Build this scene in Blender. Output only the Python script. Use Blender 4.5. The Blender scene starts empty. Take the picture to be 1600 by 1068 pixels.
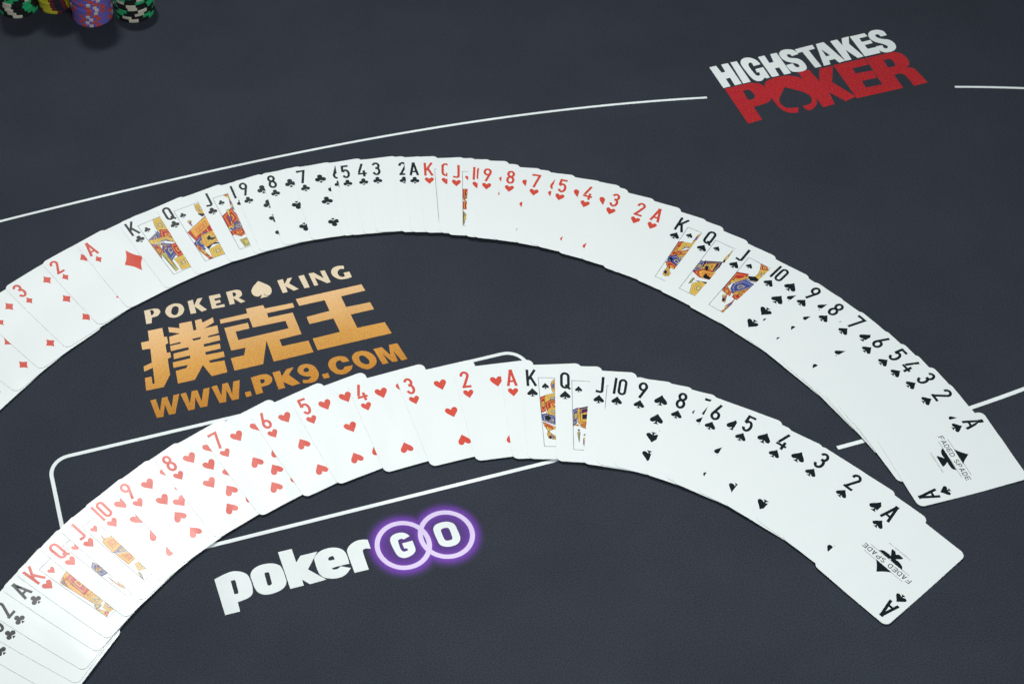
import bpy, math, random
import numpy as np
from mathutils import Vector, Matrix
from mathutils.geometry import delaunay_2d_cdt

# ------------------------------------------------------------------ camera, world, lights, exposure
SC = bpy.context.scene
COL = SC.collection
R = math.radians
cam_d = bpy.data.cameras.new('camera')
cam_d.sensor_width = 36.0
cam_d.lens = 2346.3 / 1600.0 * 36.0
cam_d.shift_x, cam_d.shift_y = 0.2046, 0.0205      # the photograph is a crop of a wider frame
cam_d.clip_start = 0.02
cam_d.clip_end = 50.0
cam = bpy.data.objects.new('camera', cam_d)
COL.objects.link(cam)
TILT, ROLL, CAM_H = 0.8917, -0.0411, 0.912
fw = Vector((0, math.cos(TILT), -math.sin(TILT)))
up = Vector((0, math.sin(TILT), math.cos(TILT)))
rt = Vector((1, 0, 0))
rt2 = math.cos(ROLL) * rt + math.sin(ROLL) * up
up2 = -math.sin(ROLL) * rt + math.cos(ROLL) * up
cam.matrix_world = Matrix(((rt2.x, up2.x, -fw.x, 0), (rt2.y, up2.y, -fw.y, 0), (rt2.z, up2.z, -fw.z, CAM_H), (0, 0, 0, 1)))
cam_d.dof.use_dof = True
cam_d.dof.focus_distance = 1.14
cam_d.dof.aperture_fstop = 20.0
SC.camera = cam

w = bpy.data.worlds.new('World')
SC.world = w
w.use_nodes = True
w.node_tree.nodes['Background'].inputs[0].default_value = (0.80, 0.92, 1.0, 1)
w.node_tree.nodes['Background'].inputs[1].default_value = 0.16


def area_light(name, loc, aim, sx, sy, watts, color, spread=180):
    d = bpy.data.lights.new(name, 'AREA')
    d.shape = 'RECTANGLE'
    d.size, d.size_y = sx, sy
    d.energy = watts
    d.color = color
    d.spread = R(spread)
    o = bpy.data.objects.new(name, d)
    COL.objects.link(o)
    o.location = loc
    o.rotation_euler = (Vector(aim) - Vector(loc)).to_track_quat('-Z', 'Y').to_euler()
    return o


area_light('studio_key_lamp', (-0.36, 1.92, 1.98), (0.14, 0.50, 0), 0.24, 0.16, 4.3, (1.0, 0.985, 0.95), 56)
area_light('studio_fill_lamp', (0.55, -0.45, 1.75), (0.1, 0.75, 0), 0.9, 0.9, 18.5, (0.93, 0.98, 1.0))
SC.view_settings.view_transform = 'Standard'
SC.view_settings.look = 'None'
SC.view_settings.exposure = 0.0
SC.view_settings.gamma = 1.0

# ------------------------------------------------------------------ materials
def new_mat(name):
    m = bpy.data.materials.new(name)
    m.use_nodes = True
    nt = m.node_tree
    return m, nt, nt.nodes['Principled BSDF']


def nd(nt, kind, **kw):
    n = nt.nodes.new(kind)
    for k, v in kw.items():
        if k.startswith('i_'):
            n.inputs[k[2:].replace('_', ' ')].default_value = v
        else:
            setattr(n, k, v)
    return n


def rgba(c):
    return (c[0], c[1], c[2], 1)


def grain(nt, base_socket, amount, scale, coarse=0.0):
    """multiply a colour by fine fibre noise (object space metres)"""
    tc = nd(nt, 'ShaderNodeTexCoord')
    n1 = nd(nt, 'ShaderNodeTexNoise', i_Scale=scale, i_Detail=3.0, i_Roughness=0.75)
    nt.links.new(tc.outputs['Object'], n1.inputs['Vector'])
    mr = nd(nt, 'ShaderNodeMapRange')
    mr.inputs['From Min'].default_value = 0.25
    mr.inputs['From Max'].default_value = 0.75
    mr.inputs['To Min'].default_value = 1 - amount
    mr.inputs['To Max'].default_value = 1 + amount
    nt.links.new(n1.outputs['Fac'], mr.inputs['Value'])
    fac = mr.outputs['Result']
    if coarse:
        n2 = nd(nt, 'ShaderNodeTexNoise', i_Scale=9.0, i_Detail=4.0, i_Roughness=0.6)
        nt.links.new(tc.outputs['Object'], n2.inputs['Vector'])
        m2 = nd(nt, 'ShaderNodeMapRange')
        m2.inputs['From Min'].default_value = 0.3
        m2.inputs['From Max'].default_value = 0.7
        m2.inputs['To Min'].default_value = 1 - coarse
        m2.inputs['To Max'].default_value = 1 + coarse
        nt.links.new(n2.outputs['Fac'], m2.inputs['Value'])
        mm = nd(nt, 'ShaderNodeMath', operation='MULTIPLY')
        nt.links.new(fac, mm.inputs[0])
        nt.links.new(m2.outputs['Result'], mm.inputs[1])
        fac = mm.outputs[0]
    vm = nd(nt, 'ShaderNodeVectorMath', operation='SCALE')
    if hasattr(base_socket, 'is_output'):
        nt.links.new(base_socket, vm.inputs[0])
    else:
        vm.inputs[0].default_value = base_socket[:3]
    nt.links.new(fac, vm.inputs['Scale'])
    return vm.outputs[0], n1.outputs['Fac'], tc


FELT = (0.0328, 0.0382, 0.0508)


def felt_like(name, color, amount=0.70, scale=1150.0, coarse=0.11, color_nodes=None):
    m, nt, b = new_mat(name)
    base = color_nodes(nt) if color_nodes else color
    c, f, tc = grain(nt, base, amount, scale, coarse)
    # speck of slight colour difference between the fibres
    n3 = nd(nt, 'ShaderNodeTexNoise', i_Scale=700.0, i_Detail=2.0)
    nt.links.new(tc.outputs['Object'], n3.inputs['Vector'])
    hs = nd(nt, 'ShaderNodeMapRange')
    hs.inputs['To Min'].default_value = 0.44
    hs.inputs['To Max'].default_value = 0.56
    nt.links.new(n3.outputs['Fac'], hs.inputs['Value'])
    hsv = nd(nt, 'ShaderNodeHueSaturation')
    nt.links.new(hs.outputs['Result'], hsv.inputs['Hue'])
    nt.links.new(c, hsv.inputs['Color'])
    nt.links.new(hsv.outputs['Color'], b.inputs['Base Color'])
    b.inputs['Roughness'].default_value = 0.95
    b.inputs['Specular IOR Level'].default_value = 0.12
    bp = nd(nt, 'ShaderNodeBump', i_Strength=0.08, i_Distance=0.00012)
    nt.links.new(f, bp.inputs['Height'])
    nt.links.new(bp.outputs['Normal'], b.inputs['Normal'])
    return m


M_FELT = felt_like('dark_slate_felt', FELT)
M_PWHITE = felt_like('white_print_on_felt', (0.78, 0.84, 0.83), 0.07)
M_PLINE = felt_like('white_line_print', (0.81, 0.87, 0.87), 0.06)
M_PRED = felt_like('red_print_on_felt', (0.45, 0.018, 0.024), 0.11)
M_PCREAM = felt_like('cream_print_on_felt', (0.76, 0.63, 0.45), 0.09)
M_PLILAC = felt_like('lilac_print_on_felt', (0.70, 0.60, 0.84), 0.06)


def gold_nodes(nt):
    tc = nd(nt, 'ShaderNodeTexCoord')
    sp = nd(nt, 'ShaderNodeSeparateXYZ')
    nt.links.new(tc.outputs['Object'], sp.inputs[0])
    mr = nd(nt, 'ShaderNodeMapRange')          # printed fade from pale gold (top) to orange (bottom)
    mr.inputs['From Min'].default_value = -0.026
    mr.inputs['From Max'].default_value = 0.060
    nt.links.new(sp.outputs['Y'], mr.inputs['Value'])
    cr = nd(nt, 'ShaderNodeValToRGB')
    cr.color_ramp.elements[0].color = (0.50, 0.215, 0.036, 1)
    cr.color_ramp.elements[1].color = (0.78, 0.50, 0.25, 1)
    e = cr.color_ramp.elements.new(0.5)
    e.color = (0.65, 0.335, 0.085, 1)
    nt.links.new(mr.outputs['Result'], cr.inputs[0])
    return cr.outputs[0]


M_PGOLD = felt_like('gold_fade_print', None, 0.06, color_nodes=gold_nodes)


def halo_nodes(nt):
    tc = nd(nt, 'ShaderNodeTexCoord')

    def ringfall(cx):
        ds = nd(nt, 'ShaderNodeVectorMath', operation='DISTANCE')
        ds.inputs[1].default_value = cx
        nt.links.new(tc.outputs['Object'], ds.inputs[0])
        cr = nd(nt, 'ShaderNodeFloatCurve')
        mr = nd(nt, 'ShaderNodeMath', operation='MULTIPLY')
        mr.inputs[1].default_value = 1 / 0.029
        nt.links.new(ds.outputs['Value'], mr.inputs[0])
        cv = cr.mapping.curves[0]
        cv.points[0].location = (0, 0.36)
        cv.points[1].location = (1.0, 0.0)
        for p in ((0.40, 0.42), (0.58, 0.72), (0.68, 0.85), (0.76, 0.62), (0.86, 0.22), (0.94, 0.04)):
            cv.points.new(*p)
        cr.mapping.update()
        nt.links.new(mr.outputs[0], cr.inputs['Value'])
        return cr.outputs[0]
    a, b = ringfall((-0.01565, -0.00375, 0)), ringfall((0.01565, 0.00375, 0))
    mx = nd(nt, 'ShaderNodeMath', operation='MAXIMUM')
    nt.links.new(a, mx.inputs[0])
    nt.links.new(b, mx.inputs[1])
    mix = nd(nt, 'ShaderNodeMix', data_type='RGBA')
    mix.inputs[6].default_value = rgba(FELT)
    mix.inputs[7].default_value = (0.20, 0.065, 0.47, 1)
    nt.links.new(mx.outputs[0], mix.inputs[0])
    return mix.outputs[2]


M_PHALO = felt_like('purple_halo_print', None, 0.2, color_nodes=halo_nodes)


def card_mat(name, color, rough=0.36, spec=0.19, grain_amt=0.0, gscale=900.0):
    m, nt, b = new_mat(name)
    if grain_amt:
        c, f, tc = grain(nt, color, grain_amt, gscale)
        nt.links.new(c, b.inputs['Base Color'])
    else:
        b.inputs['Base Color'].default_value = rgba(color)
        tc = nd(nt, 'ShaderNodeTexCoord')
    b.inputs['Roughness'].default_value = rough
    b.inputs['Specular IOR Level'].default_value = spec
    b.inputs['Coat Weight'].default_value = 0.03
    b.inputs['Coat Roughness'].default_value = 0.16
    n = nd(nt, 'ShaderNodeTexNoise', i_Scale=1100.0, i_Detail=2.0)
    nt.links.new(tc.outputs['Object'], n.inputs['Vector'])
    n2 = nd(nt, 'ShaderNodeTexNoise', i_Scale=22.0, i_Detail=1.0)
    nt.links.new(tc.outputs['Object'], n2.inputs['Vector'])
    b1 = nd(nt, 'ShaderNodeBump', i_Strength=0.10, i_Distance=0.00012)
    nt.links.new(n.outputs['Fac'], b1.inputs['Height'])
    b2 = nd(nt, 'ShaderNodeBump', i_Strength=0.25, i_Distance=0.0006)
    nt.links.new(n2.outputs['Fac'], b2.inputs['Height'])
    nt.links.new(b1.outputs['Normal'], b2.inputs['Normal'])
    nt.links.new(b2.outputs['Normal'], b.inputs['Normal'])
    return m


M_CARD = card_mat('white_card_stock', (0.785, 0.838, 0.832), grain_amt=0.015)
M_EDGE = card_mat('card_edge', (0.46, 0.51, 0.51), rough=0.6, spec=0.15)  # greyish plastic core; darker than the face also to paint in side shading
INK = {'k': card_mat('black_ink', (0.006, 0.012, 0.015)), 'r': card_mat('red_ink', (0.62, 0.068, 0.042), grain_amt=0.06),
       'y': card_mat('gold_ink', (0.72, 0.52, 0.10), grain_amt=0.45, gscale=1500.0), 'b': card_mat('blue_ink', (0.05, 0.085, 0.34), grain_amt=0.35, gscale=1400.0),
       'o': card_mat('orange_ink', (0.74, 0.34, 0.06), grain_amt=0.55, gscale=1600.0), 'p': card_mat('purple_ink', (0.06, 0.02, 0.10), grain_amt=0.4),
       'g': card_mat('pale_gold_ink', (0.50, 0.45, 0.14), grain_amt=0.3), 'f': card_mat('frame_line_ink', (0.07, 0.09, 0.10)),
       's': card_mat('grey_small_print_ink', (0.20, 0.24, 0.25)), 'R': card_mat('court_red_ink', (0.52, 0.04, 0.03), grain_amt=0.35, gscale=1300.0)}


def clay(name, color):
    m, nt, b = new_mat(name)
    c, f, tc = grain(nt, color, 0.12, 900.0)
    nt.links.new(c, b.inputs['Base Color'])
    b.inputs['Roughness'].default_value = 0.5
    bp = nd(nt, 'ShaderNodeBump', i_Strength=0.2, i_Distance=0.0002)
    nt.links.new(f, bp.inputs['Height'])
    nt.links.new(bp.outputs['Normal'], b.inputs['Normal'])
    return m


CLAY = {'black': clay('black_chip_clay', (0.012, 0.014, 0.014)), 'green': clay('green_chip_clay', (0.03, 0.55, 0.21)), 'white': clay('cream_chip_clay', (0.84, 0.78, 0.62)),
        'yellow': clay('yellow_chip_clay', (0.72, 0.64, 0.04)), 'maroon': clay('maroon_chip_clay', (0.20, 0.026, 0.03)), 'navy': clay('navy_chip_clay', (0.022, 0.024, 0.04)),
        'purple': clay('violet_chip_clay', (0.19, 0.16, 0.60)), 'red': clay('red_chip_clay', (0.72, 0.10, 0.08)), 'pink': clay('pinkish_white_chip_clay', (0.82, 0.70, 0.70))}

# ------------------------------------------------------------------ flat shapes (all in millimetres)
def smooth_path(path, k=5):
    """closed path; points with a third value are smooth, the others are corners"""
    n = len(path)
    P = [Vector((p[0], p[1])) for p in path]
    sm = [len(p) > 2 for p in path]
    out = []
    for i in range(n):
        j = (i + 1) % n
        a, b = P[i], P[j]
        if not sm[i] and not sm[j]:
            out.append(a)
            continue
        d = (b - a)
        ta = (P[j] - P[i - 1]) * 0.5 if sm[i] else d
        tb = (P[(j + 1) % n] - P[i]) * 0.5 if sm[j] else d
        L = d.length
        for t_ in (0, 1):
            pass
        if ta.length > 1e-9:
            ta = ta.normalized() * min(ta.length, L * 1.1)
        if tb.length > 1e-9:
            tb = tb.normalized() * min(tb.length, L * 1.1)
        for s in range(k):
            t = s / k
            h1 = 2 * t**3 - 3 * t**2 + 1
            h2 = t**3 - 2 * t**2 + t
            h3 = -2 * t**3 + 3 * t**2
            h4 = t**3 - t**2
            out.append(a * h1 + ta * h2 + b * h3 + tb * h4)
    return [(p.x, p.y) for p in out]


def area2(poly):
    return sum(poly[i - 1][0] * poly[i][1] - poly[i][0] * poly[i - 1][1] for i in range(len(poly)))


def inside(x, y, poly):
    c = False
    j = len(poly) - 1
    for i in range(len(poly)):
        (xi, yi), (xj, yj) = poly[i], poly[j]
        if (yi > y) != (yj > y) and x < (xj - xi) * (y - yi) / (yj - yi) + xi:
            c = not c
        j = i
    return c


def tessellate(layers, grid=0.0):
    """layers: list of (polygon, key); later ones paint over earlier; key None cuts a hole.
    Returns verts, tris, keys with no overlapping faces."""
    verts, faces = [], []
    for poly, key in layers:
        if area2(poly) < 0:
            poly = poly[::-1]
        faces.append(list(range(len(verts), len(verts) + len(poly))))
        verts += [Vector(p) for p in poly]
    if grid:
        xs = [v.x for v in verts]
        ys = [v.y for v in verts]
        nx, ny = int((max(xs) - min(xs)) / grid), int((max(ys) - min(ys)) / grid)
        for i in range(1, nx + 1):
            for j in range(1, ny + 1):
                verts.append(Vector((min(xs) + i * grid + 0.011 * j, min(ys) + j * grid + 0.007 * i)))
    ov, oe, of, a, b, orig = delaunay_2d_cdt(verts, [], faces, 0, 1e-5)
    tris, keys = [], []
    for f, o in zip(of, orig):
        if not o:
            continue
        mx, my = sum(ov[i].x for i in f) / 3, sum(ov[i].y for i in f) / 3
        key = None
        for j in sorted(o, reverse=True):
            if inside(mx, my, layers[j][0]):
                key = layers[j][1]
                break
        if key is None:
            continue
        tris.append(list(f))
        keys.append(key)
    return ov, tris, keys


def stroke_polys(line, s, closed=False):
    """a polyline of constant width -> list of quads plus joint polygons (to be united)"""
    out = []
    n = len(line)
    segs = n if closed else n - 1
    for i in range(segs):
        a, b = Vector(line[i]), Vector(line[(i + 1) % n])
        d = (b - a)
        if d.length < 1e-6:
            continue
        d.normalize()
        q = Vector((-d.y, d.x)) * s / 2
        out.append([tuple(a - q), tuple(b - q), tuple(b + q), tuple(a + q)])
        if closed or i < segs - 1:
            c = Vector(line[(i + 2) % n]) if (closed or i + 2 < n) else None
            if c is not None:
                e = (c - b)
                if e.length < 1e-6:
                    continue
                e.normalize()
                if d.dot(e) < 0.9:         # corner: mitre
                    cr = d.x * e.y - d.y * e.x
                    sg = -1 if cr > 0 else 1
                    p1 = b + Vector((-d.y, d.x)) * s / 2 * sg
                    p2 = b + Vector((-e.y, e.x)) * s / 2 * sg
                    bis = ((p1 - b) + (p2 - b))
                    if bis.length > 1e-4:
                        cosh = max(bis.normalized().dot((p1 - b).normalized()), 0.45)
                        tip = b + bis.normalized() * (s / 2 / cosh)
                        out.append([tuple(b), tuple(p1), tuple(tip), tuple(p2)])
                else:                      # smooth: small wedge
                    cr = d.x * e.y - d.y * e.x
                    sg = -1 if cr > 0 else 1
                    p1 = b + Vector((-d.y, d.x)) * s / 2 * sg
                    p2 = b + Vector((-e.y, e.x)) * s / 2 * sg
                    if (p1 - p2).length > 1e-4:
                        out.append([tuple(b), tuple(p1), tuple(p2)])
    return out


def arc(cx, cy, rx, ry, a0, a1, n=14):
    return [(cx + rx * math.cos(R(a0 + (a1 - a0) * i / n)), cy + ry * math.sin(R(a0 + (a1 - a0) * i / n))) for i in range(n + 1)]


def glyph(ch, w, h, s):
    """stroke letter, top-left at 0,0, y downwards -> list of polygons"""
    x0, x1, y0, y1 = s / 2, w - s / 2, s / 2, h - s / 2
    xm = w / 2
    rx = (x1 - x0) / 2
    P = []

    def st(line, closed=False, ss=s):
        P.extend(stroke_polys(line, ss, closed))
    if ch in '0OQ':
        ry = min(rx * 1.15, (y1 - y0) / 2)
        st(arc(xm, y0 + ry, rx, ry, 180, 360) + arc(xm, y1 - ry, rx, ry, 0, 180), True)
        if ch == 'Q':
            st([(xm + 0.05 * w, y1 - 0.17 * h), (w + 0.02 * w, h + 0.015 * h)], ss=s * 0.95)
    elif ch == '1':
        st([(xm, 0), (xm, h)])
    elif ch == '2':
        ry = rx * 1.08
        st([(x0 + 0.02 * w, y0 + ry * 1.25)] + arc(xm, y0 + ry, rx, ry, 180, 375, 16)[1:] + [(x0 + 0.06 * w, y1 - 0.01 * h)])
        st([(0.02 * w, y1), (w, y1)])
    elif ch == '3':
        ry1, ry2 = (h * 0.47 - s / 2) / 2, (h * 0.57 - s / 2) / 2
        c1, c2 = y0 + ry1, y1 - ry2
        st(arc(xm, c1, rx * 0.96, ry1, 195, 440, 16) + [(xm - 0.08 * w, c1 + ry1)])
        st([(xm - 0.08 * w, c2 - ry2)] + arc(xm, c2, rx, ry2, 280, 525, 16))
    elif ch == '4':
        st([(w * 0.60, 0.0), (x0 + 0.02 * w, h * 0.74 - s / 2)])
        st([(0.02 * w, h * 0.76), (w, h * 0.76)], ss=s * 0.95)
        st([(w * 0.70, h * 0.52), (w * 0.70, h)])
    elif ch == '5':
        st([(x1 + s * 0.2, y0), (x0 + 0.05 * w, y0), (x0, h * 0.50)])
        ry = (y1 - h * 0.37) / 2
        st([(x0, h * 0.50 - 0.02)] + arc(xm, y1 - ry, rx, ry, 222, 515, 18))
    elif ch in '69':
        ry = (h * 0.56 - s) / 2
        cy = y1 - ry
        pts = [stroke for stroke in (arc(xm, cy, rx, ry, 0, 360, 24)[:-1],)]
        q = stroke_polys(pts[0], s, True) + stroke_polys([(w * 0.66, 0), (x0 + 0.015 * w, cy - 0.06 * h)], s)
        if ch == '9':
            q = [[(w - x, h - y) for x, y in p] for p in q]
        P.extend(q)
    elif ch == '7':
        st([(x0 * 0.6, h * 0.15), (x0 * 0.6, y0), (x1, y0), (w * 0.34, h)])
    elif ch == '8':
        ry1, ry2 = (h * 0.49 - s * 0.8) / 2, (h * 0.56 - s * 0.8) / 2
        st(arc(xm, y0 + ry1, rx * 0.92, ry1, 0, 360, 22)[:-1], True)
        st(arc(xm, y1 - ry2, rx, ry2, 0, 360, 22)[:-1], True)
    elif ch == 'J':
        st([(w * 0.80, 0), (w * 0.80, y1 - rx * 0.75)] + arc(w * 0.80 - rx * 0.72, y1 - rx * 0.72, rx * 0.72, rx * 0.72, 0, 105, 8)[1:] + [(0.05 * w, y1 - 0.03 * h)])
    elif ch == 'K':
        st([(x0, 0), (x0, h)])
        st([(w - s * 0.45, 0), (x0 + s * 0.3, h * 0.60)])
        st([(w * 0.40, h * 0.42), (w - s * 0.40, h)])
    elif ch == 'A':
        st([(xm, 0.01 * h), (s * 0.5, h)])
        st([(xm, 0.01 * h), (w - s * 0.5, h)])
        P.append([(xm - s * 0.62, 0), (xm + s * 0.62, 0), (xm + s * 0.8, h * 0.08), (xm - s * 0.8, h * 0.08)])
        st([(w * 0.2, h * 0.71), (w * 0.8, h * 0.71)], ss=s * 0.9)
    elif ch == 'F':
        st([(w, y0), (x0, y0), (x0, h)])
        st([(x0, h * 0.5), (w * 0.85, h * 0.5)])
    elif ch == 'E':
        st([(w, y0), (x0, y0), (x0, y1), (w, y1)])
        st([(x0, h * 0.5), (w * 0.88, h * 0.5)])
    elif ch == 'D':
        st([(x0, y0), (xm, y0)] + arc(xm, h / 2, rx, h / 2 - y0, -90, 90, 10) + [(xm, y1), (x0, y1)], True)
    elif ch == 'P':
        st([(x0, h), (x0, y0), (xm, y0)] + arc(xm, h * 0.28, rx, h * 0.28 - y0 + s * 0.2, -90, 90, 8) + [(x0, h * 0.56)])
    elif ch == 'S':
        st(arc(xm, h * 0.27, rx, h * 0.27 - s / 2, -30, -270, 10) + arc(xm, h * 0.73, rx, h * 0.27 - s / 2, -90, 150, 10)[1:])
    elif ch == 'C':
        st(arc(xm, h / 2, rx, h / 2 - y0, -45, -315, 14))
    elif ch == 'M':
        st([(x0, h), (x0, y0), (xm, h * 0.75), (x1, y0), (x1, h)])
    elif ch == '.':
        P.append([(0, h - s), (s, h - s), (s, h), (0, h)])
    return P


def mv(polys, dx, dy, sx=1.0, sy=1.0):
    return [[(x * sx + dx, y * sy + dy) for x, y in p] for p in polys]


def suit_shape(suit, w, h, inv=False):
    """pip centred on 0,0; y downwards (card local v)"""
    if suit == 'h':
        half = [(0.13, -0.43, 1), (0.29, -0.49, 1), (0.45, -0.40, 1), (0.5, -0.2, 1), (0.40, 0.03, 1), (0.22, 0.25, 1)]
        path = [(0, -0.27)] + half + [(0, 0.52)] + [(-p[0], p[1], 1) for p in half[::-1]]
        polys = [smooth_path(path, 4)]
    elif suit == 's':
        half = [(0.16, -0.30, 1), (0.36, -0.08, 1), (0.5, 0.14, 1), (0.44, 0.31, 1), (0.26, 0.35, 1)]
        path = [(0, -0.52)] + half + [(0.055, 0.22), (0.09, 0.38, 1), (0.22, 0.5), (-0.22, 0.5), (-0.09, 0.38, 1), (-0.055, 0.22)] + [(-p[0], p[1], 1) for p in half[::-1]]
        polys = [smooth_path(path, 4)]
    elif suit == 'c':
        polys = [arc(0, -0.27, 0.235, 0.235, 0, 360, 18)[:-1], arc(-0.27, 0.10, 0.235, 0.235, 0, 360, 18)[:-1], arc(0.27, 0.10, 0.235, 0.235, 0, 360, 18)[:-1],
                 [(-0.10, -0.15), (0.10, -0.15), (0.14, 0.08), (0.03, 0.20), (-0.03, 0.20), (-0.14, 0.08)], [(0.0, 0.22), (0.17, 0.5), (-0.17, 0.5)]]
    else:
        polys = [smooth_path([(0, -0.5), (0.20, -0.23, 1), (0.5, 0), (0.20, 0.23, 1), (0, 0.5), (-0.20, 0.23, 1), (-0.5, 0), (-0.20, -0.23, 1)], 4)]
    sg = -1 if inv else 1
    return [[(x * w * sg, y * h * sg) for x, y in p] for p in polys]


def dense(line, step=2.0, closed=False):
    out = []
    n = len(line)
    for i in range(n if closed else n - 1):
        a, b = line[i], line[(i + 1) % n]
        k = max(1, int(math.hypot(b[0] - a[0], b[1] - a[1]) / step))
        out += [(a[0] + (b[0] - a[0]) * j / k, a[1] + (b[1] - a[1]) * j / k) for j in range(k)]
    if not closed:
        out.append(line[-1])
    return out


# ------------------------------------------------------------------ object helpers
def make_obj(name, mesh, parent=None):
    o = bpy.data.objects.new(name, mesh)
    COL.objects.link(o)
    if parent is not None:
        o.parent = parent
    return o


def tag(o, label=None, cat=None, group=None, kind=None):
    if label: o['label'] = label
    if cat: o['category'] = cat
    if group: o['group'] = group
    if kind: o['kind'] = kind
    return o


def mesh_from(name, verts, faces, mats, idx=None, smooth=False):
    me = bpy.data.meshes.new(name)
    me.from_pydata(verts, [], faces)
    for m in mats:
        me.materials.append(m)
    if idx is not None:
        me.polygons.foreach_set('material_index', idx)
    if smooth:
        me.polygons.foreach_set('use_smooth', [True] * len(me.polygons))
    me.update()
    return me


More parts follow.
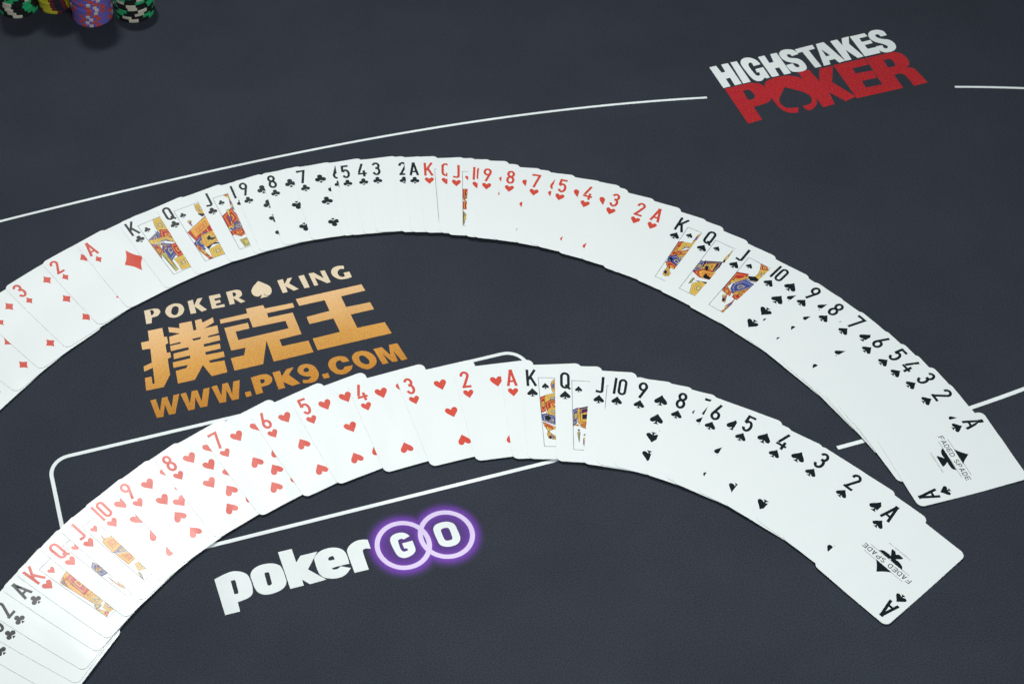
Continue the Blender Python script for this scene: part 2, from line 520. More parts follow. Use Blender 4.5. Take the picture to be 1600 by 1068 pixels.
# ------------------------------------------------------------------ measured layout (millimetres on the table)
D = {
 'king': [
  ["P",[[-125.8,796.9],[-117.8,798.7],[-114.6,798.2,1],[-112.7,795.1,1],[-114.7,790.9,1],[-119.3,789.3],[-119.3,783.4],[-123.5,782.6]],[[[-121.1,797.1],[-118.9,797.0,1],[-117.7,794.6,1],[-118.8,792.1,1],[-119.9,791.6]]]],
  ["O",[[-108.7,794.6,1],[-106.8,800.3,1],[-101.3,803.2,1],[-96.1,802.0,1],[-93.5,796.9,1],[-95.0,791.6,1],[-99.9,788.4,1],[-105.4,789.1,1]],[[[-103.8,795.1,1],[-103.0,798.9,1],[-100.7,800.4,1],[-98.3,798.9,1],[-98.0,794.8,1],[-99.4,791.3,1],[-101.7,791.0,1],[-103.4,792.4,1]]]],
  ["K",[[-90.9,805.0],[-86.7,806.5],[-85.5,800.3],[-83.0,807.4],[-78.9,808.2],[-81.5,801.8],[-75.1,795.3],[-79.2,793.3],[-84.9,799.1],[-83.7,792.1],[-88.1,791.4]],[]],
  ["E",[[-73.7,809.7],[-64.8,811.7],[-63.9,807.9],[-69.2,806.6],[-68.7,804.2],[-64.6,805.3],[-63.9,802.2],[-68.1,801.3],[-67.5,798.9],[-61.1,800.5],[-60.7,797.6],[-71.0,795.8]],[]],
  ["R",[[-59.8,813.3],[-51.8,815.4],[-48.0,814.2,1],[-46.8,809.4,1],[-49.5,806.5],[-44.1,802.4],[-47.6,800.9],[-53.9,806.3],[-52.5,800.4],[-56.6,799.4]],[[[-54.6,812.2],[-53.0,812.5,1],[-51.5,810.5,1],[-52.7,808.2,1],[-54.0,808.1]]]],
  ["spade",[[-33.6,823.9],[-28.7,821.1,1],[-24.1,817.6,1],[-22.6,812.8,1],[-24.0,808.6,1],[-26.9,807.9,1],[-29.2,810.0],[-28.1,808.0,1],[-24.9,806.8],[-32.2,805.1],[-31.0,807.0,1],[-31.0,808.9],[-33.6,807.1,1],[-37.4,808.5,1],[-39.1,812.9,1],[-37.6,817.9,1],[-35.5,821.0,1]],[]],
  ["K",[[-17.9,823.5],[-13.4,824.9],[-11.9,819.3],[-9.5,825.3],[-5.7,826.2],[-8.3,819.9],[-0.5,813.4],[-4.6,811.8],[-11.2,816.9],[-9.7,810.7],[-13.6,809.6]],[]],
  ["I",[[-0.5,827.3],[4.1,828.7],[8.4,814.8],[4.2,813.9]],[]],
  ["N",[[8.0,829.9],[12.2,830.6],[20.1,824.0],[17.6,832.1],[21.3,832.7],[25.7,819.4],[22.6,818.5],[12.9,825.0],[15.5,816.8],[12.2,816.1]],[]],
  ["G",[[37.2,836.8],[37.2,833.4],[33.9,833.3,1],[31.8,830.3,1],[32.7,826.3,1],[35.5,824.5,1],[37.8,825.4],[36.6,829.1],[41.4,830.2],[43.2,824.1],[38.4,822.4,1],[33.1,822.3,1],[28.2,825.7,1],[26.5,830.6,1],[28.3,834.9,1],[32.6,836.9,1]],[]],
 ],
 'han': [
  ["left",[[-122.1,775.4],[-110.6,777.9],[-109.0,768.3],[-106.7,768.7],[-105.6,761.8],[-107.7,760.4],[-106.3,751.9],[-103.7,752.5],[-102.9,747.5],[-105.5,745.8],[-103.3,729.8],[-107.9,717.9],[-121.4,715.1],[-122.8,727.7],[-117.7,728.7],[-116.7,721.5],[-115.0,721.8],[-116.9,737.4],[-123.5,733.9],[-124.2,739.1],[-117.8,742.8],[-119.5,757.0],[-125.8,756.1],[-127.1,763.5],[-120.7,765.0]],[]],
  ["right",[[-105.9,778.4],[-96.8,776.8],[-97.2,781.7],[-87.4,783.7],[-85.8,774.0],[-83.3,774.4],[-84.7,784.3],[-79.5,785.7],[-78.6,781.7],[-70.3,786.9],[-69.4,781.5],[-77.3,775.6],[-66.7,778.2],[-65.5,770.1],[-73.6,767.7],[-74.1,766.0],[-65.2,768.0],[-64.3,762.7],[-77.4,759.2],[-77.0,756.5],[-64.6,759.2],[-64.0,754.1],[-76.1,751.1],[-75.5,748.2],[-61.6,751.0],[-60.8,745.6],[-73.2,742.4],[-71.9,740.0],[-61.0,742.0],[-58.7,730.0],[-70.8,726.7],[-77.9,738.2],[-83.7,723.9],[-97.0,720.7],[-98.9,733.4],[-90.7,735.8],[-89.5,739.0],[-100.7,736.5],[-101.4,742.0],[-87.7,745.5],[-88.0,748.4],[-100.7,745.3],[-101.0,750.9],[-89.0,754.1],[-89.5,756.9],[-103.2,753.6],[-103.9,758.8],[-95.6,760.9],[-95.8,762.6],[-104.1,760.4],[-104.9,768.3],[-96.0,771.4],[-105.1,773.1]],[[[-86.5,765.3],[-79.6,766.9],[-80.0,764.7],[-85.5,763.1]]]],
  ["ke",[[-64.8,784.1],[-42.6,789.5],[-43.7,794.4],[-29.9,797.6],[-28.5,793.9],[-6.0,798.6],[-4.8,793.9],[-26.9,788.8],[-25.8,784.0],[-6.2,788.4],[0.2,765.6],[-17.4,760.8],[-15.5,753.8],[5.4,758.6],[9.0,746.5],[-22.4,738.7],[-27.7,760.3],[-30.7,736.6],[-53.1,731.3],[-55.9,743.8],[-45.4,746.3],[-44.3,753.9],[-55.7,751.6],[-61.1,775.1],[-42.3,779.6],[-41.0,773.6],[-52.1,770.9],[-50.1,762.0],[-9.9,772.0],[-12.2,780.0],[-38.4,774.4],[-41.2,784.8],[-64.0,779.8]],[]],
  ["wang",[[-3.3,802.6],[50.5,815.7],[53.3,808.7],[33.3,803.6],[36.9,791.8],[56.4,796.0],[59.1,788.4],[40.1,783.8],[44.6,769.5],[66.8,774.4],[71.5,762.6],[12.3,748.3],[8.8,760.4],[30.7,766.2],[26.2,780.5],[6.9,775.6],[4.7,783.2],[23.4,788.5],[20.0,800.2],[-0.7,795.2]],[]],
 ],
 'web': [
  ["W",[[-117.9,705.3],[-113.8,706.5],[-110.2,694.6],[-109.0,707.4],[-105.0,708.3],[-101.3,697.3],[-100.3,709.5],[-95.8,710.6],[-98.4,691.6],[-103.3,690.9],[-106.6,700.7],[-107.4,689.3],[-112.4,688.4]],[]],
  ["W",[[-94.8,710.4],[-90.6,711.6],[-87.3,700.7],[-86.2,712.7],[-81.9,713.6],[-78.5,702.7],[-77.1,714.5],[-72.4,715.7],[-74.0,697.6],[-79.3,696.5],[-83.4,706.4],[-83.6,695.2],[-88.4,694.2]],[]],
  ["W",[[-71.1,716.3],[-66.7,717.5],[-63.2,706.8],[-62.6,718.6],[-58.3,719.6],[-55.0,708.5],[-54.1,720.5],[-49.2,721.7],[-49.9,703.4],[-55.2,702.2],[-59.4,712.5],[-59.6,701.0],[-64.6,700.1]],[]],
  ["dot",[[-45.3,709.4],[-40.9,710.5],[-39.8,705.9],[-44.2,704.8]],[]],
  ["P",[[-40.5,723.7],[-32.9,726.2],[-27.9,726.3,1],[-24.2,722.9,1],[-24.7,717.9,1],[-28.1,715.3,1],[-32.5,714.1],[-31.1,708.4],[-36.6,706.9]],[[[-33.6,720.9],[-31.9,721.7],[-29.9,721.0,1],[-30.3,718.2,1],[-32.5,717.3]]]],
  ["K",[[-23.7,727.8],[-17.9,729.3],[-16.5,723.5],[-12.7,730.7],[-7.1,732.3],[-11.0,725.0],[-2.2,716.0],[-8.5,713.9],[-15.5,718.1],[-14.1,712.3],[-19.2,711.1]],[]],
  ["9",[[-4.1,728.9,1],[-2.4,733.2,1],[2.6,735.1,1],[8.2,733.2,1],[11.5,728.1,1],[12.2,723.1,1],[10.1,718.1,1],[5.9,716.2,1],[-0.1,716.1],[-0.4,719.3],[3.8,719.3,1],[6.7,722.3],[2.2,722.8,1],[-2.2,724.9,1]],[[[0.5,729.1,1],[1.9,731.1,1],[4.2,730.8,1],[4.9,728.5,1],[3.7,727.1,1],[1.5,727.1,1]]]],
  ["dot",[[14.6,724.0],[19.5,725.2],[20.6,720.6],[16.1,719.7]],[]],
  ["C",[[36.7,736.1],[31.5,735.0],[29.3,737.1,1],[26.6,735.8,1],[25.9,732.2,1],[27.5,728.4,1],[30.8,727.8,1],[32.7,730.6],[39.0,731.9],[37.5,727.3,1],[32.8,723.6,1],[26.7,723.6,1],[21.6,728.2,1],[20.0,734.0,1],[22.3,738.9,1],[28.1,741.4,1],[33.7,740.4,1]],[]],
  ["O",[[38.8,739.5,1],[41.2,744.1,1],[46.4,745.8,1],[52.0,744.6,1],[56.5,740.0,1],[57.8,734.5,1],[55.6,730.0,1],[50.9,727.3,1],[45.4,729.0,1],[40.6,733.6,1]],[[[44.3,739.2,1],[45.5,741.0,1],[48.1,740.8,1],[51.3,737.4,1],[52.3,734.1,1],[51.2,732.3,1],[48.4,732.5,1],[45.5,734.8,1]]]],
  ["M",[[56.0,747.2],[62.7,748.8],[68.9,740.5],[68.5,750.7],[75.1,752.2],[82.0,735.8],[77.2,734.6],[71.7,744.3],[74.4,734.1],[70.1,733.4],[63.0,742.0],[67.0,732.6],[62.4,731.4]],[]],
 ],
 'white': [
  ["H",[[384.2,1064.3],[390.7,1066.1],[393.8,1056.3],[397.5,1057.4],[395.6,1067.3],[402.1,1069.0],[408.8,1040.1],[402.1,1038.2],[400.0,1048.9],[395.8,1047.8],[398.0,1037.2],[391.1,1035.2]],[]],
  ["I",[[404.6,1069.9],[410.8,1071.2],[417.4,1042.2],[410.1,1040.2]],[]],
  ["G",[[431.5,1065.7],[424.7,1063.5],[424.0,1067.9,1],[421.5,1068.3,1],[420.3,1064.0,1],[423.3,1052.8,1],[425.3,1050.0,1],[427.7,1051.0,1],[428.0,1055.0],[425.7,1054.5],[425.2,1059.2],[432.9,1061.5],[436.0,1047.0],[432.6,1045.9],[431.3,1047.3],[427.4,1043.1,1],[422.8,1043.1,1],[419.2,1047.5,1],[413.9,1065.4,1],[414.4,1071.0,1],[417.9,1074.9,1],[423.4,1075.5,1],[428.6,1072.1,1]],[]],
  ["H",[[431.4,1075.8],[437.7,1077.7],[440.0,1066.8],[444.0,1068.1],[443.4,1079.2],[449.7,1080.7],[456.3,1051.7],[449.7,1050.1],[447.5,1060.3],[443.2,1059.1],[444.9,1049.1],[437.9,1047.4]],[]],
  ["S",[[469.3,1077.9],[462.6,1075.1],[461.5,1077.7,1],[459.2,1077.9,1],[458.3,1075.4,1],[460.6,1072.7,1],[467.6,1071.2,1],[471.5,1065.4,1],[472.2,1058.2,1],[469.1,1054.4,1],[462.5,1053.0,1],[457.0,1054.7,1],[454.3,1062.9],[460.8,1065.0],[462.1,1060.9,1],[464.7,1059.2,1],[466.3,1061.6,1],[464.0,1064.8,1],[457.3,1067.3,1],[453.1,1071.6,1],[451.6,1078.3,1],[454.4,1083.3,1],[460.2,1085.0,1],[465.9,1083.6,1]],[]],
  ["T",[[467.5,1084.5],[485.1,1089.9],[486.1,1084.4],[479.9,1082.2],[486.0,1059.1],[479.9,1057.7],[473.5,1080.6],[468.6,1079.0]],[]],
  ["A",[[488.5,1090.8],[496.3,1093.0],[509.2,1065.5],[503.2,1063.5],[500.4,1068.8],[494.9,1067.1],[494.8,1061.7],[488.4,1059.9]],[[[491.8,1082.7],[497.6,1074.1],[493.6,1072.8]]]],
  ["K",[[502.6,1093.9],[509.6,1096.0],[512.4,1087.2],[514.3,1097.5],[521.4,1099.7],[519.0,1089.2],[527.8,1070.8],[521.8,1068.7],[513.6,1080.8],[515.6,1067.1],[509.5,1065.5]],[]],
  ["E",[[522.3,1099.4],[537.0,1103.4],[538.7,1098.9],[530.4,1096.3],[531.4,1091.0],[540.1,1093.6],[540.8,1088.8],[532.8,1086.5],[534.0,1081.0],[543.6,1083.2],[544.3,1074.7],[528.7,1070.6]],[]],
  ["S",[[556.9,1099.3],[550.9,1097.6],[549.4,1100.8,1],[546.6,1100.5,1],[546.5,1097.3,1],[550.4,1094.5,1],[557.2,1092.5,1],[560.7,1087.1,1],[560.3,1080.9,1],[556.1,1076.5,1],[549.0,1074.9,1],[544.5,1077.8,1],[542.5,1084.1],[548.8,1085.2],[549.4,1081.1,1],[552.3,1080.9,1],[553.2,1083.9,1],[549.7,1087.2,1],[543.9,1090.2,1],[540.4,1094.6,1],[539.9,1100.9,1],[543.4,1105.9,1],[549.9,1107.6,1],[555.3,1105.2,1]],[]],
 ],
 'red': [
  ["P",[[391.9,1034.3],[417.0,1040.7],[424.5,1039.2,1],[427.6,1035.6,1],[429.5,1029.6,1],[430.9,1019.7,1],[425.8,1013.3,1],[412.5,1008.5],[416.4,991.4],[403.0,987.0]],[[[407.6,1030.4],[413.0,1031.6,1],[416.0,1027.5,1],[416.7,1022.1,1],[414.1,1018.8,1],[409.5,1018.1]]]],
  ["O",[[451.9,1005.4],[442.7,1005.2,1],[438.3,1008.6,1],[437.0,1015.5,1],[440.9,1024.0,1],[446.1,1033.2],[453.6,1029.5,1],[461.6,1025.1,1],[465.9,1020.0,1],[466.1,1013.7,1],[462.3,1008.8,1],[456.0,1007.1],[458.1,1002.6,1],[461.3,1001.2,1],[465.6,1004.1,1],[470.0,1011.5,1],[470.5,1024.1,1],[467.4,1038.0,1],[461.4,1045.9,1],[452.8,1048.4,1],[442.7,1047.0,1],[432.5,1042.7,1],[428.8,1036.5,1],[429.5,1026.6,1],[431.8,1016.8,1],[434.7,1006.9,1],[439.1,1000.9,1],[443.7,998.7,1],[450.0,998.8]],[]],
  ["K",[[462.7,1052.5],[473.6,1055.4],[478.8,1038.5],[483.2,1056.2],[496.5,1059.4],[490.0,1037.1],[506.3,1016.7],[495.7,1011.1],[483.8,1024.0],[484.9,1007.9],[473.7,1004.3]],[]],
  ["E",[[497.1,1060.0],[527.4,1067.8],[529.3,1059.0],[513.0,1054.8],[514.1,1047.5],[530.9,1050.9],[531.5,1040.6],[516.9,1037.1],[518.3,1027.9],[535.0,1031.7],[535.8,1021.7],[506.6,1014.2]],[]],
  ["R",[[528.3,1068.0],[556.3,1075.4],[563.3,1071.9,1],[566.5,1063.5,1],[565.5,1056.5,1],[561.0,1052.3],[567.0,1052.4,1],[570.4,1046.2,1],[575.0,1031.5],[561.8,1027.7],[558.1,1042.0,1],[553.8,1045.2,1],[548.1,1043.6],[551.2,1025.6],[535.8,1021.7]],[[[544.0,1064.5],[550.3,1065.6,1],[552.9,1060.9,1],[552.6,1056.3,1],[549.8,1054.5,1],[545.4,1054.0]]]],
 ],
 'poker': [
  ["p",[[-67.9,545.0],[-61.1,548.7,1],[-55.5,550.8,1],[-49.9,550.5,1],[-45.4,548.3,1],[-43.1,544.7,1],[-41.2,537.0,1],[-41.5,531.9,1],[-45.1,528.6,1],[-51.6,526.1],[-50.0,518.7],[-60.3,516.3]],[[[-56.5,543.3],[-53.5,543.7,1],[-52.7,541.6],[-51.1,533.8,1],[-51.8,532.7],[-53.9,532.5]]]],
  ["o",[[-42.6,547.5,1],[-40.3,552.1,1],[-35.2,555.1,1],[-28.0,556.1,1],[-22.5,554.5,1],[-20.0,550.9,1],[-18.2,544.6,1],[-17.5,540.0,1],[-19.9,535.5,1],[-25.0,532.5,1],[-31.5,531.1,1],[-36.5,532.5,1],[-39.5,536.4,1],[-41.4,542.2,1]],[[[-32.8,548.0],[-32.0,548.8,1],[-29.9,549.0,1],[-29.3,547.8],[-27.6,539.9],[-28.4,538.7,1],[-30.1,538.2,1],[-30.9,539.4]]]],
  ["k",[[-22.9,565.0],[-13.1,567.3],[-10.2,556.0],[-7.0,561.4],[5.0,564.2],[-2.1,550.0],[10.5,541.2],[-1.1,538.0],[-6.5,541.9],[-5.4,537.2],[-14.9,534.9]],[]],
  ["e",[[27.2,553.3],[25.6,560.7,1],[22.8,565.0,1],[17.8,566.9,1],[12.2,566.5,1],[6.6,564.1,1],[2.8,559.3,1],[3.3,554.3,1],[4.9,547.9,1],[7.5,543.9,1],[12.0,542.0,1],[18.3,541.9,1],[23.9,544.3,1],[28.2,549.7],[20.9,551.4],[18.7,549.4,1],[15.7,548.8],[14.5,550.1],[17.9,551.2]],[[[12.3,557.8],[13.6,559.5,1],[16.0,559.9,1],[17.0,557.1],[13.1,556.3]]]],
  ["r",[[41.2,572.4],[42.9,564.8],[39.0,565.0,1],[37.2,563.1,1],[40.5,547.9],[30.5,545.6],[26.1,563.1,1],[27.6,567.5,1],[32.1,571.3,1],[36.9,572.6,1]],[]],
 ],
 'go': [
  ["G",[[71.2,574.0],[66.8,571.3],[65.2,572.0,1],[62.9,570.9,1],[62.8,568.9,1],[64.3,563.0,1],[66.1,561.3,1],[68.9,562.1,1],[69.0,563.7],[66.6,563.9],[65.4,568.1],[72.9,570.1],[74.5,562.8,1],[73.1,559.4,1],[69.1,556.7,1],[64.6,556.2,1],[61.0,559.0,1],[57.3,569.2,1],[57.8,573.7,1],[61.7,576.5,1],[66.2,577.1,1],[69.4,575.8,1]],[]],
  ["O",[[88.5,578.1,1],[90.0,582.0,1],[94.1,584.1,1],[99.2,584.7,1],[103.5,582.7,1],[105.3,578.6,1],[107.0,571.3,1],[105.6,566.8,1],[101.7,564.4,1],[96.7,563.8,1],[92.4,565.5,1],[90.6,569.5,1]],[[[93.8,577.5,1],[95.3,579.1,1],[98.7,579.6,1],[100.0,578.2,1],[101.5,570.9,1],[100.5,569.4,1],[97.2,568.9,1],[95.6,570.3,1]]]],
 ],
 'line_far': [
  [-284.0,895.7],
  [-252.3,904.5],
  [-217.0,914.3],
  [-198.8,919.4],
  [-155.4,931.6],
  [-111.5,944.0],
  [-67.1,956.5],
  [-33.5,965.0],
  [11.8,976.5],
  [57.5,986.5],
  [103.6,995.8],
  [149.9,1003.5],
  [196.1,1007.5],
  [231.1,1012.1],
  [277.8,1017.4],
  [324.7,1021.8],
  [373.6,1024.6],
 ],
 'line_farR': [
  [597.4,1024.1],
  [624.5,1022.1],
  [657.9,1018.6],
  [690.8,1013.9],
 ],
 'line_near': [
  [391.8,635.1],
  [414.0,640.4],
  [500.4,666.6],
  [545.6,682.2],
  [579.1,694.7],
 ],
 'court': [
  ["far","K","c",[["y",[[27.2,11.2],[33.5,11.3],[31.2,29.5],[26.1,27.9],[24.6,24.3],[25.4,17.5]]],["b",[[24.6,25.3],[13.7,30.2],[12.5,35.7],[20.0,36.0],[25.0,30.0]]],["r",[[26.6,24.6],[31.3,29.2],[31.4,42.8],[28.0,36.3],[23.2,33.5]]],["b",[[21.8,39.8],[25.1,41.9],[28.8,47.6],[29.3,51.5],[20.8,60.5],[17.3,63.5],[17.1,47.5]]],["r",[[26.2,44.4],[31.8,44.9],[29.9,59.8],[25.2,61.5],[25.4,51.9]]],["r",[[12.5,35.7],[18.3,39.4],[18.3,49.2],[15.3,50.3],[12.0,54.9]]],["y",[[12.8,30.8],[28.6,34.4],[32.1,43.8],[30.0,46.5],[26.2,38.0],[12.9,35.9]]],["y",[[21.5,41.4],[23.9,42.9],[22.2,47.2],[19.5,46.9]]],["b",[[14.5,37.0],[23.3,39.3],[22.9,42.3],[14.4,39.6]]],["g",[[15.1,48.9],[19.2,50.6],[19.1,73.4],[16.1,74.4]]],["y",[[21.3,60.8],[29.8,60.3],[28.1,76.9],[20.9,75.4],[21.7,68.1]]],["k",[[22.5,24.0],[22.9,23.9],[23.2,33.5],[22.8,33.6]]]]],
  ["far","Q","c",[["y",[[31.4,12.6],[35.5,11.9],[34.2,28.3],[31.1,24.4],[30.4,18.4]]],["r",[[13.3,38.9],[32.9,27.1],[33.3,35.8],[31.8,57.8],[21.8,61.0],[15.9,52.7]]],["o",[[16.1,37.3],[33.0,27.7],[33.1,37.5],[28.2,42.9],[21.6,45.4],[16.8,48.0]]],["b",[[13.1,52.9],[26.8,44.7],[28.1,47.1],[19.1,53.6],[19.0,64.6],[14.5,63.9]]],["o",[[22.0,47.3],[31.0,46.1],[31.2,59.1],[20.9,63.1],[19.2,56.2]]],["y",[[23.6,48.5],[29.6,47.9],[30.3,57.8],[22.1,60.3]]],["k",[[25.1,52.5],[28.2,50.3],[28.3,54.2],[30.3,55.2],[28.5,56.9],[26.3,55.2],[24.9,55.5]]],["k",[[20.1,62.1],[29.4,60.3],[31.2,64.3],[26.3,61.7],[21.2,65.5]]],["y",[[21.2,65.5],[29.7,63.5],[30.2,77.4],[19.8,77.2]]],["r",[[13.2,54.0],[16.0,57.9],[17.7,67.3],[19.8,77.2],[17.0,76.4],[13.5,63.4]]],["y",[[18.6,27.2],[20.9,26.6],[21.7,29.4],[19.9,30.8],[20.6,34.1],[19.8,34.3],[18.8,30.5]]],["k",[[30.5,22.9],[33.1,26.8],[31.9,28.0],[29.9,23.8]]]]],
  ["far","J","c",[["r",[[22.3,11.4],[27.2,11.3],[26.7,18.5],[24.8,15.1]]],["y",[[25.3,17.1],[27.3,17.4],[25.6,26.7],[23.9,25.6]]],["b",[[23.8,26.8],[26.1,27.0],[25.5,31.0],[23.4,30.1]]],["r",[[12.8,33.9],[23.6,27.9],[25.4,38.6],[25.7,43.0],[12.4,51.5]]],["b",[[12.7,50.8],[25.4,42.9],[25.2,53.8],[15.2,53.6]]],["y",[[18.7,28.8],[21.3,28.3],[18.1,50.6],[15.8,51.3]]],["y",[[11.8,48.7],[25.0,40.1],[25.0,42.2],[12.2,51.4]]],["r",[[13.1,53.5],[24.7,53.5],[24.1,59.9],[19.4,62.9],[15.1,58.5],[13.1,59.3]]],["g",[[17.0,66.0],[21.9,65.7],[20.5,74.9],[18.0,75.8]]]]],
  ["far","J","h",[["r",[[13.1,32.4],[18.1,31.5],[17.6,39.5],[13.0,44.3]]],["b",[[18.0,35.9],[17.5,45.3],[14.9,41.0]]],["r",[[13.0,47.6],[17.5,48.1],[17.0,57.4],[12.9,56.8]]],["y",[[13.0,45.4],[17.8,39.8],[17.8,40.9],[14.2,45.4],[17.4,48.4],[17.4,49.6]]],["k",[[15.8,38.8],[17.8,35.1],[17.6,36.9],[16.2,39.8]]],["g",[[12.9,58.3],[15.4,62.4],[16.8,65.2],[16.5,68.7],[14.5,69.8],[14.0,75.1],[12.8,75.9]]]]],
  ["far","K","s",[["y",[[25.4,12.0],[23.4,15.9],[23.2,19.6],[23.0,25.8],[25.8,25.4]]],["r",[[13.2,30.1],[16.3,27.7],[18.4,39.1],[16.5,48.1],[13.4,50.2]]],["y",[[16.2,28.3],[23.3,25.1],[23.0,31.1],[20.1,33.7],[18.4,39.1],[15.8,39.9]]],["r",[[18.1,39.8],[22.8,30.0],[23.9,35.8],[21.1,42.7],[16.5,45.5]]],["y",[[16.9,45.8],[22.8,38.1],[23.5,48.1],[20.1,49.6]]],["b",[[12.6,49.8],[17.5,44.9],[20.9,48.8],[23.5,48.1],[23.3,61.9],[13.8,55.1]]],["k",[[14.0,51.5],[15.2,49.0],[17.3,51.1],[17.1,54.6]]],["r",[[13.0,56.5],[17.3,54.5],[21.5,57.0],[22.4,61.6],[19.2,60.5],[19.4,63.5],[18.5,64.0]]],["y",[[17.0,60.7],[20.1,68.9],[19.4,71.9],[16.9,71.0],[16.4,67.1]]],["k",[[16.4,67.9],[17.4,65.6],[19.3,67.2],[18.7,69.8]]]]],
  ["far","Q","s",[["b",[[13.1,38.1],[13.2,53.2],[17.2,49.4],[16.8,37.9]]],["p",[[15.7,36.9],[28.3,29.6],[28.8,35.8],[27.8,43.5],[18.2,47.9]]],["o",[[17.6,39.5],[25.4,33.7],[25.8,44.1],[17.8,48.2]]],["r",[[29.6,12.9],[27.9,24.9],[28.4,30.2],[29.9,28.5]]],["r",[[13.4,53.4],[18.4,45.9],[26.3,42.8],[26.7,53.1],[20.1,56.2]]],["o",[[16.7,50.7],[18.7,47.6],[27.1,43.1],[27.6,52.4],[20.7,55.2]]],["y",[[17.3,41.4],[20.2,37.6],[23.5,39.5],[22.6,44.7],[19.8,45.0]]],["k",[[22.3,53.7],[22.9,48.9],[25.5,50.5],[27.3,51.8],[25.6,54.4]]],["k",[[19.0,43.5],[19.4,40.8],[21.6,41.5],[22.6,44.7],[21.6,46.3]]],["k",[[28.0,28.3],[28.7,26.1],[30.0,28.7],[29.0,30.3]]],["k",[[19.1,61.3],[26.0,56.3],[25.6,60.1],[22.5,61.0]]],["y",[[18.8,65.8],[23.3,59.2],[27.4,59.6],[27.1,75.9],[21.7,76.1]]],["g",[[16.4,67.5],[16.5,59.6],[18.1,59.3],[17.8,65.7]]]]],
  ["far","J","s",[["r",[[24.0,10.5],[29.5,9.0],[30.4,14.7],[26.7,17.7]]],["y",[[26.5,17.4],[30.1,14.1],[30.9,18.9],[30.6,28.3],[26.8,26.7],[27.5,22.5]]],["r",[[12.3,30.8],[21.8,26.9],[22.1,32.2],[14.7,42.6],[14.4,52.8],[13.3,55.6]]],["b",[[16.6,43.8],[22.3,34.7],[29.4,33.7],[26.6,45.8],[21.7,54.1],[17.7,50.1]]],["y",[[13.3,43.2],[22.1,30.0],[30.2,29.2],[30.3,30.9],[23.0,31.8],[15.4,43.8]]],["k",[[21.9,29.6],[27.2,26.4],[30.0,28.8],[25.8,32.5]]],["r",[[13.3,54.7],[15.0,49.6],[20.6,53.2],[21.4,57.9],[14.2,56.7]]],["r",[[22.7,56.9],[26.6,45.8],[30.1,35.0],[29.4,56.2],[25.2,58.2]]],["o",[[21.6,53.8],[26.7,44.9],[29.4,33.7],[30.1,35.0],[27.8,45.8],[22.8,55.0]]],["o",[[21.6,50.6],[23.2,49.3],[30.1,51.1],[29.6,53.3]]],["y",[[16.3,60.3],[18.8,57.3],[21.9,66.4],[19.4,66.9]]],["k",[[18.3,64.9],[18.8,62.7],[20.6,64.2],[20.4,66.7]]],["y",[[25.4,62.8],[26.1,57.8],[26.8,64.3],[25.7,74.9],[23.7,69.4]]],["r",[[23.6,76.5],[25.3,71.7],[26.2,76.3]]]]],
  ["near","K","s",[["y",[[25.5,12.2],[23.2,14.5],[22.0,17.5],[22.7,24.4],[25.0,26.2]]],["r",[[13.1,30.0],[17.3,27.9],[16.6,43.1],[13.0,44.8]]],["y",[[17.1,27.9],[25.2,24.4],[24.4,33.7],[20.9,32.6],[16.6,35.7]]],["r",[[16.6,35.1],[20.9,32.6],[24.4,33.9],[24.0,38.8],[17.4,43.1]]],["y",[[17.4,42.9],[21.2,38.4],[23.8,41.7],[23.3,48.5],[16.7,45.6]]],["b",[[12.9,46.0],[16.7,45.6],[23.2,49.4],[22.5,58.2],[19.6,54.9],[13.4,52.2]]],["k",[[15.7,47.6],[18.4,47.0],[20.0,50.4],[17.5,52.7],[15.6,50.5]]],["r",[[13.5,53.3],[17.8,55.5],[20.4,59.4],[18.2,61.6],[17.0,65.5],[16.0,65.6],[16.6,61.7],[14.5,57.8]]],["y",[[15.7,65.6],[18.1,63.3],[21.5,70.8],[16.8,69.1]]],["k",[[16.7,67.2],[18.7,66.6],[19.3,68.8],[17.6,69.4]]],["y",[[20.5,57.7],[22.5,58.8],[22.2,61.6]]]]],
  ["near","Q","s",[["b",[[13.2,39.1],[16.8,36.8],[17.2,41.1],[16.0,51.3],[12.8,54.9]]],["p",[[18.1,37.0],[25.0,33.4],[23.9,47.4],[18.1,49.8]]],["o",[[16.8,37.1],[18.2,36.7],[18.5,49.4],[23.9,47.1],[23.8,48.7],[16.9,51.5]]],["y",[[18.9,42.1],[24.1,39.4],[23.9,47.4],[18.5,49.1]]],["k",[[20.2,43.1],[23.4,41.7],[23.3,46.3],[20.1,47.4]]],["r",[[17.8,51.2],[23.9,48.5],[23.0,58.1],[19.0,55.0]]],["o",[[17.4,51.2],[20.1,50.5],[21.7,56.5],[18.6,54.5]]],["k",[[22.3,50.9],[23.8,50.2],[23.5,54.1],[22.5,53.7]]],["r",[[12.8,54.0],[16.4,52.4],[17.7,54.3]]],["k",[[16.1,57.5],[18.1,57.3],[17.3,59.9]]],["g",[[16.1,60.3],[18.2,59.9],[17.1,69.6]]],["k",[[20.2,62.7],[22.9,60.0],[22.6,63.1]]],["y",[[20.4,65.5],[22.6,63.1],[21.9,76.6],[20.8,73.2],[20.1,71.0]]]]],
  ["near","K","h",[["o",[[18.7,28.4],[23.8,26.7],[22.0,48.8],[21.6,64.0],[15.7,62.3],[14.0,30.4]]],["r",[[18.7,31.2],[21.5,31.2],[20.4,50.3],[16.8,51.0]]],["y",[[14.0,30.1],[18.7,28.4],[14.9,37.3]]],["y",[[18.0,52.5],[21.6,64.0],[15.8,64.7],[15.5,61.1]]],["b",[[15.8,61.5],[18.3,66.2],[14.0,66.3],[13.9,62.6]]],["r",[[13.6,64.1],[16.8,73.9],[12.5,75.3],[11.9,66.3]]],["y",[[19.6,65.8],[20.0,75.5],[16.6,74.1],[16.8,67.8]]]]],
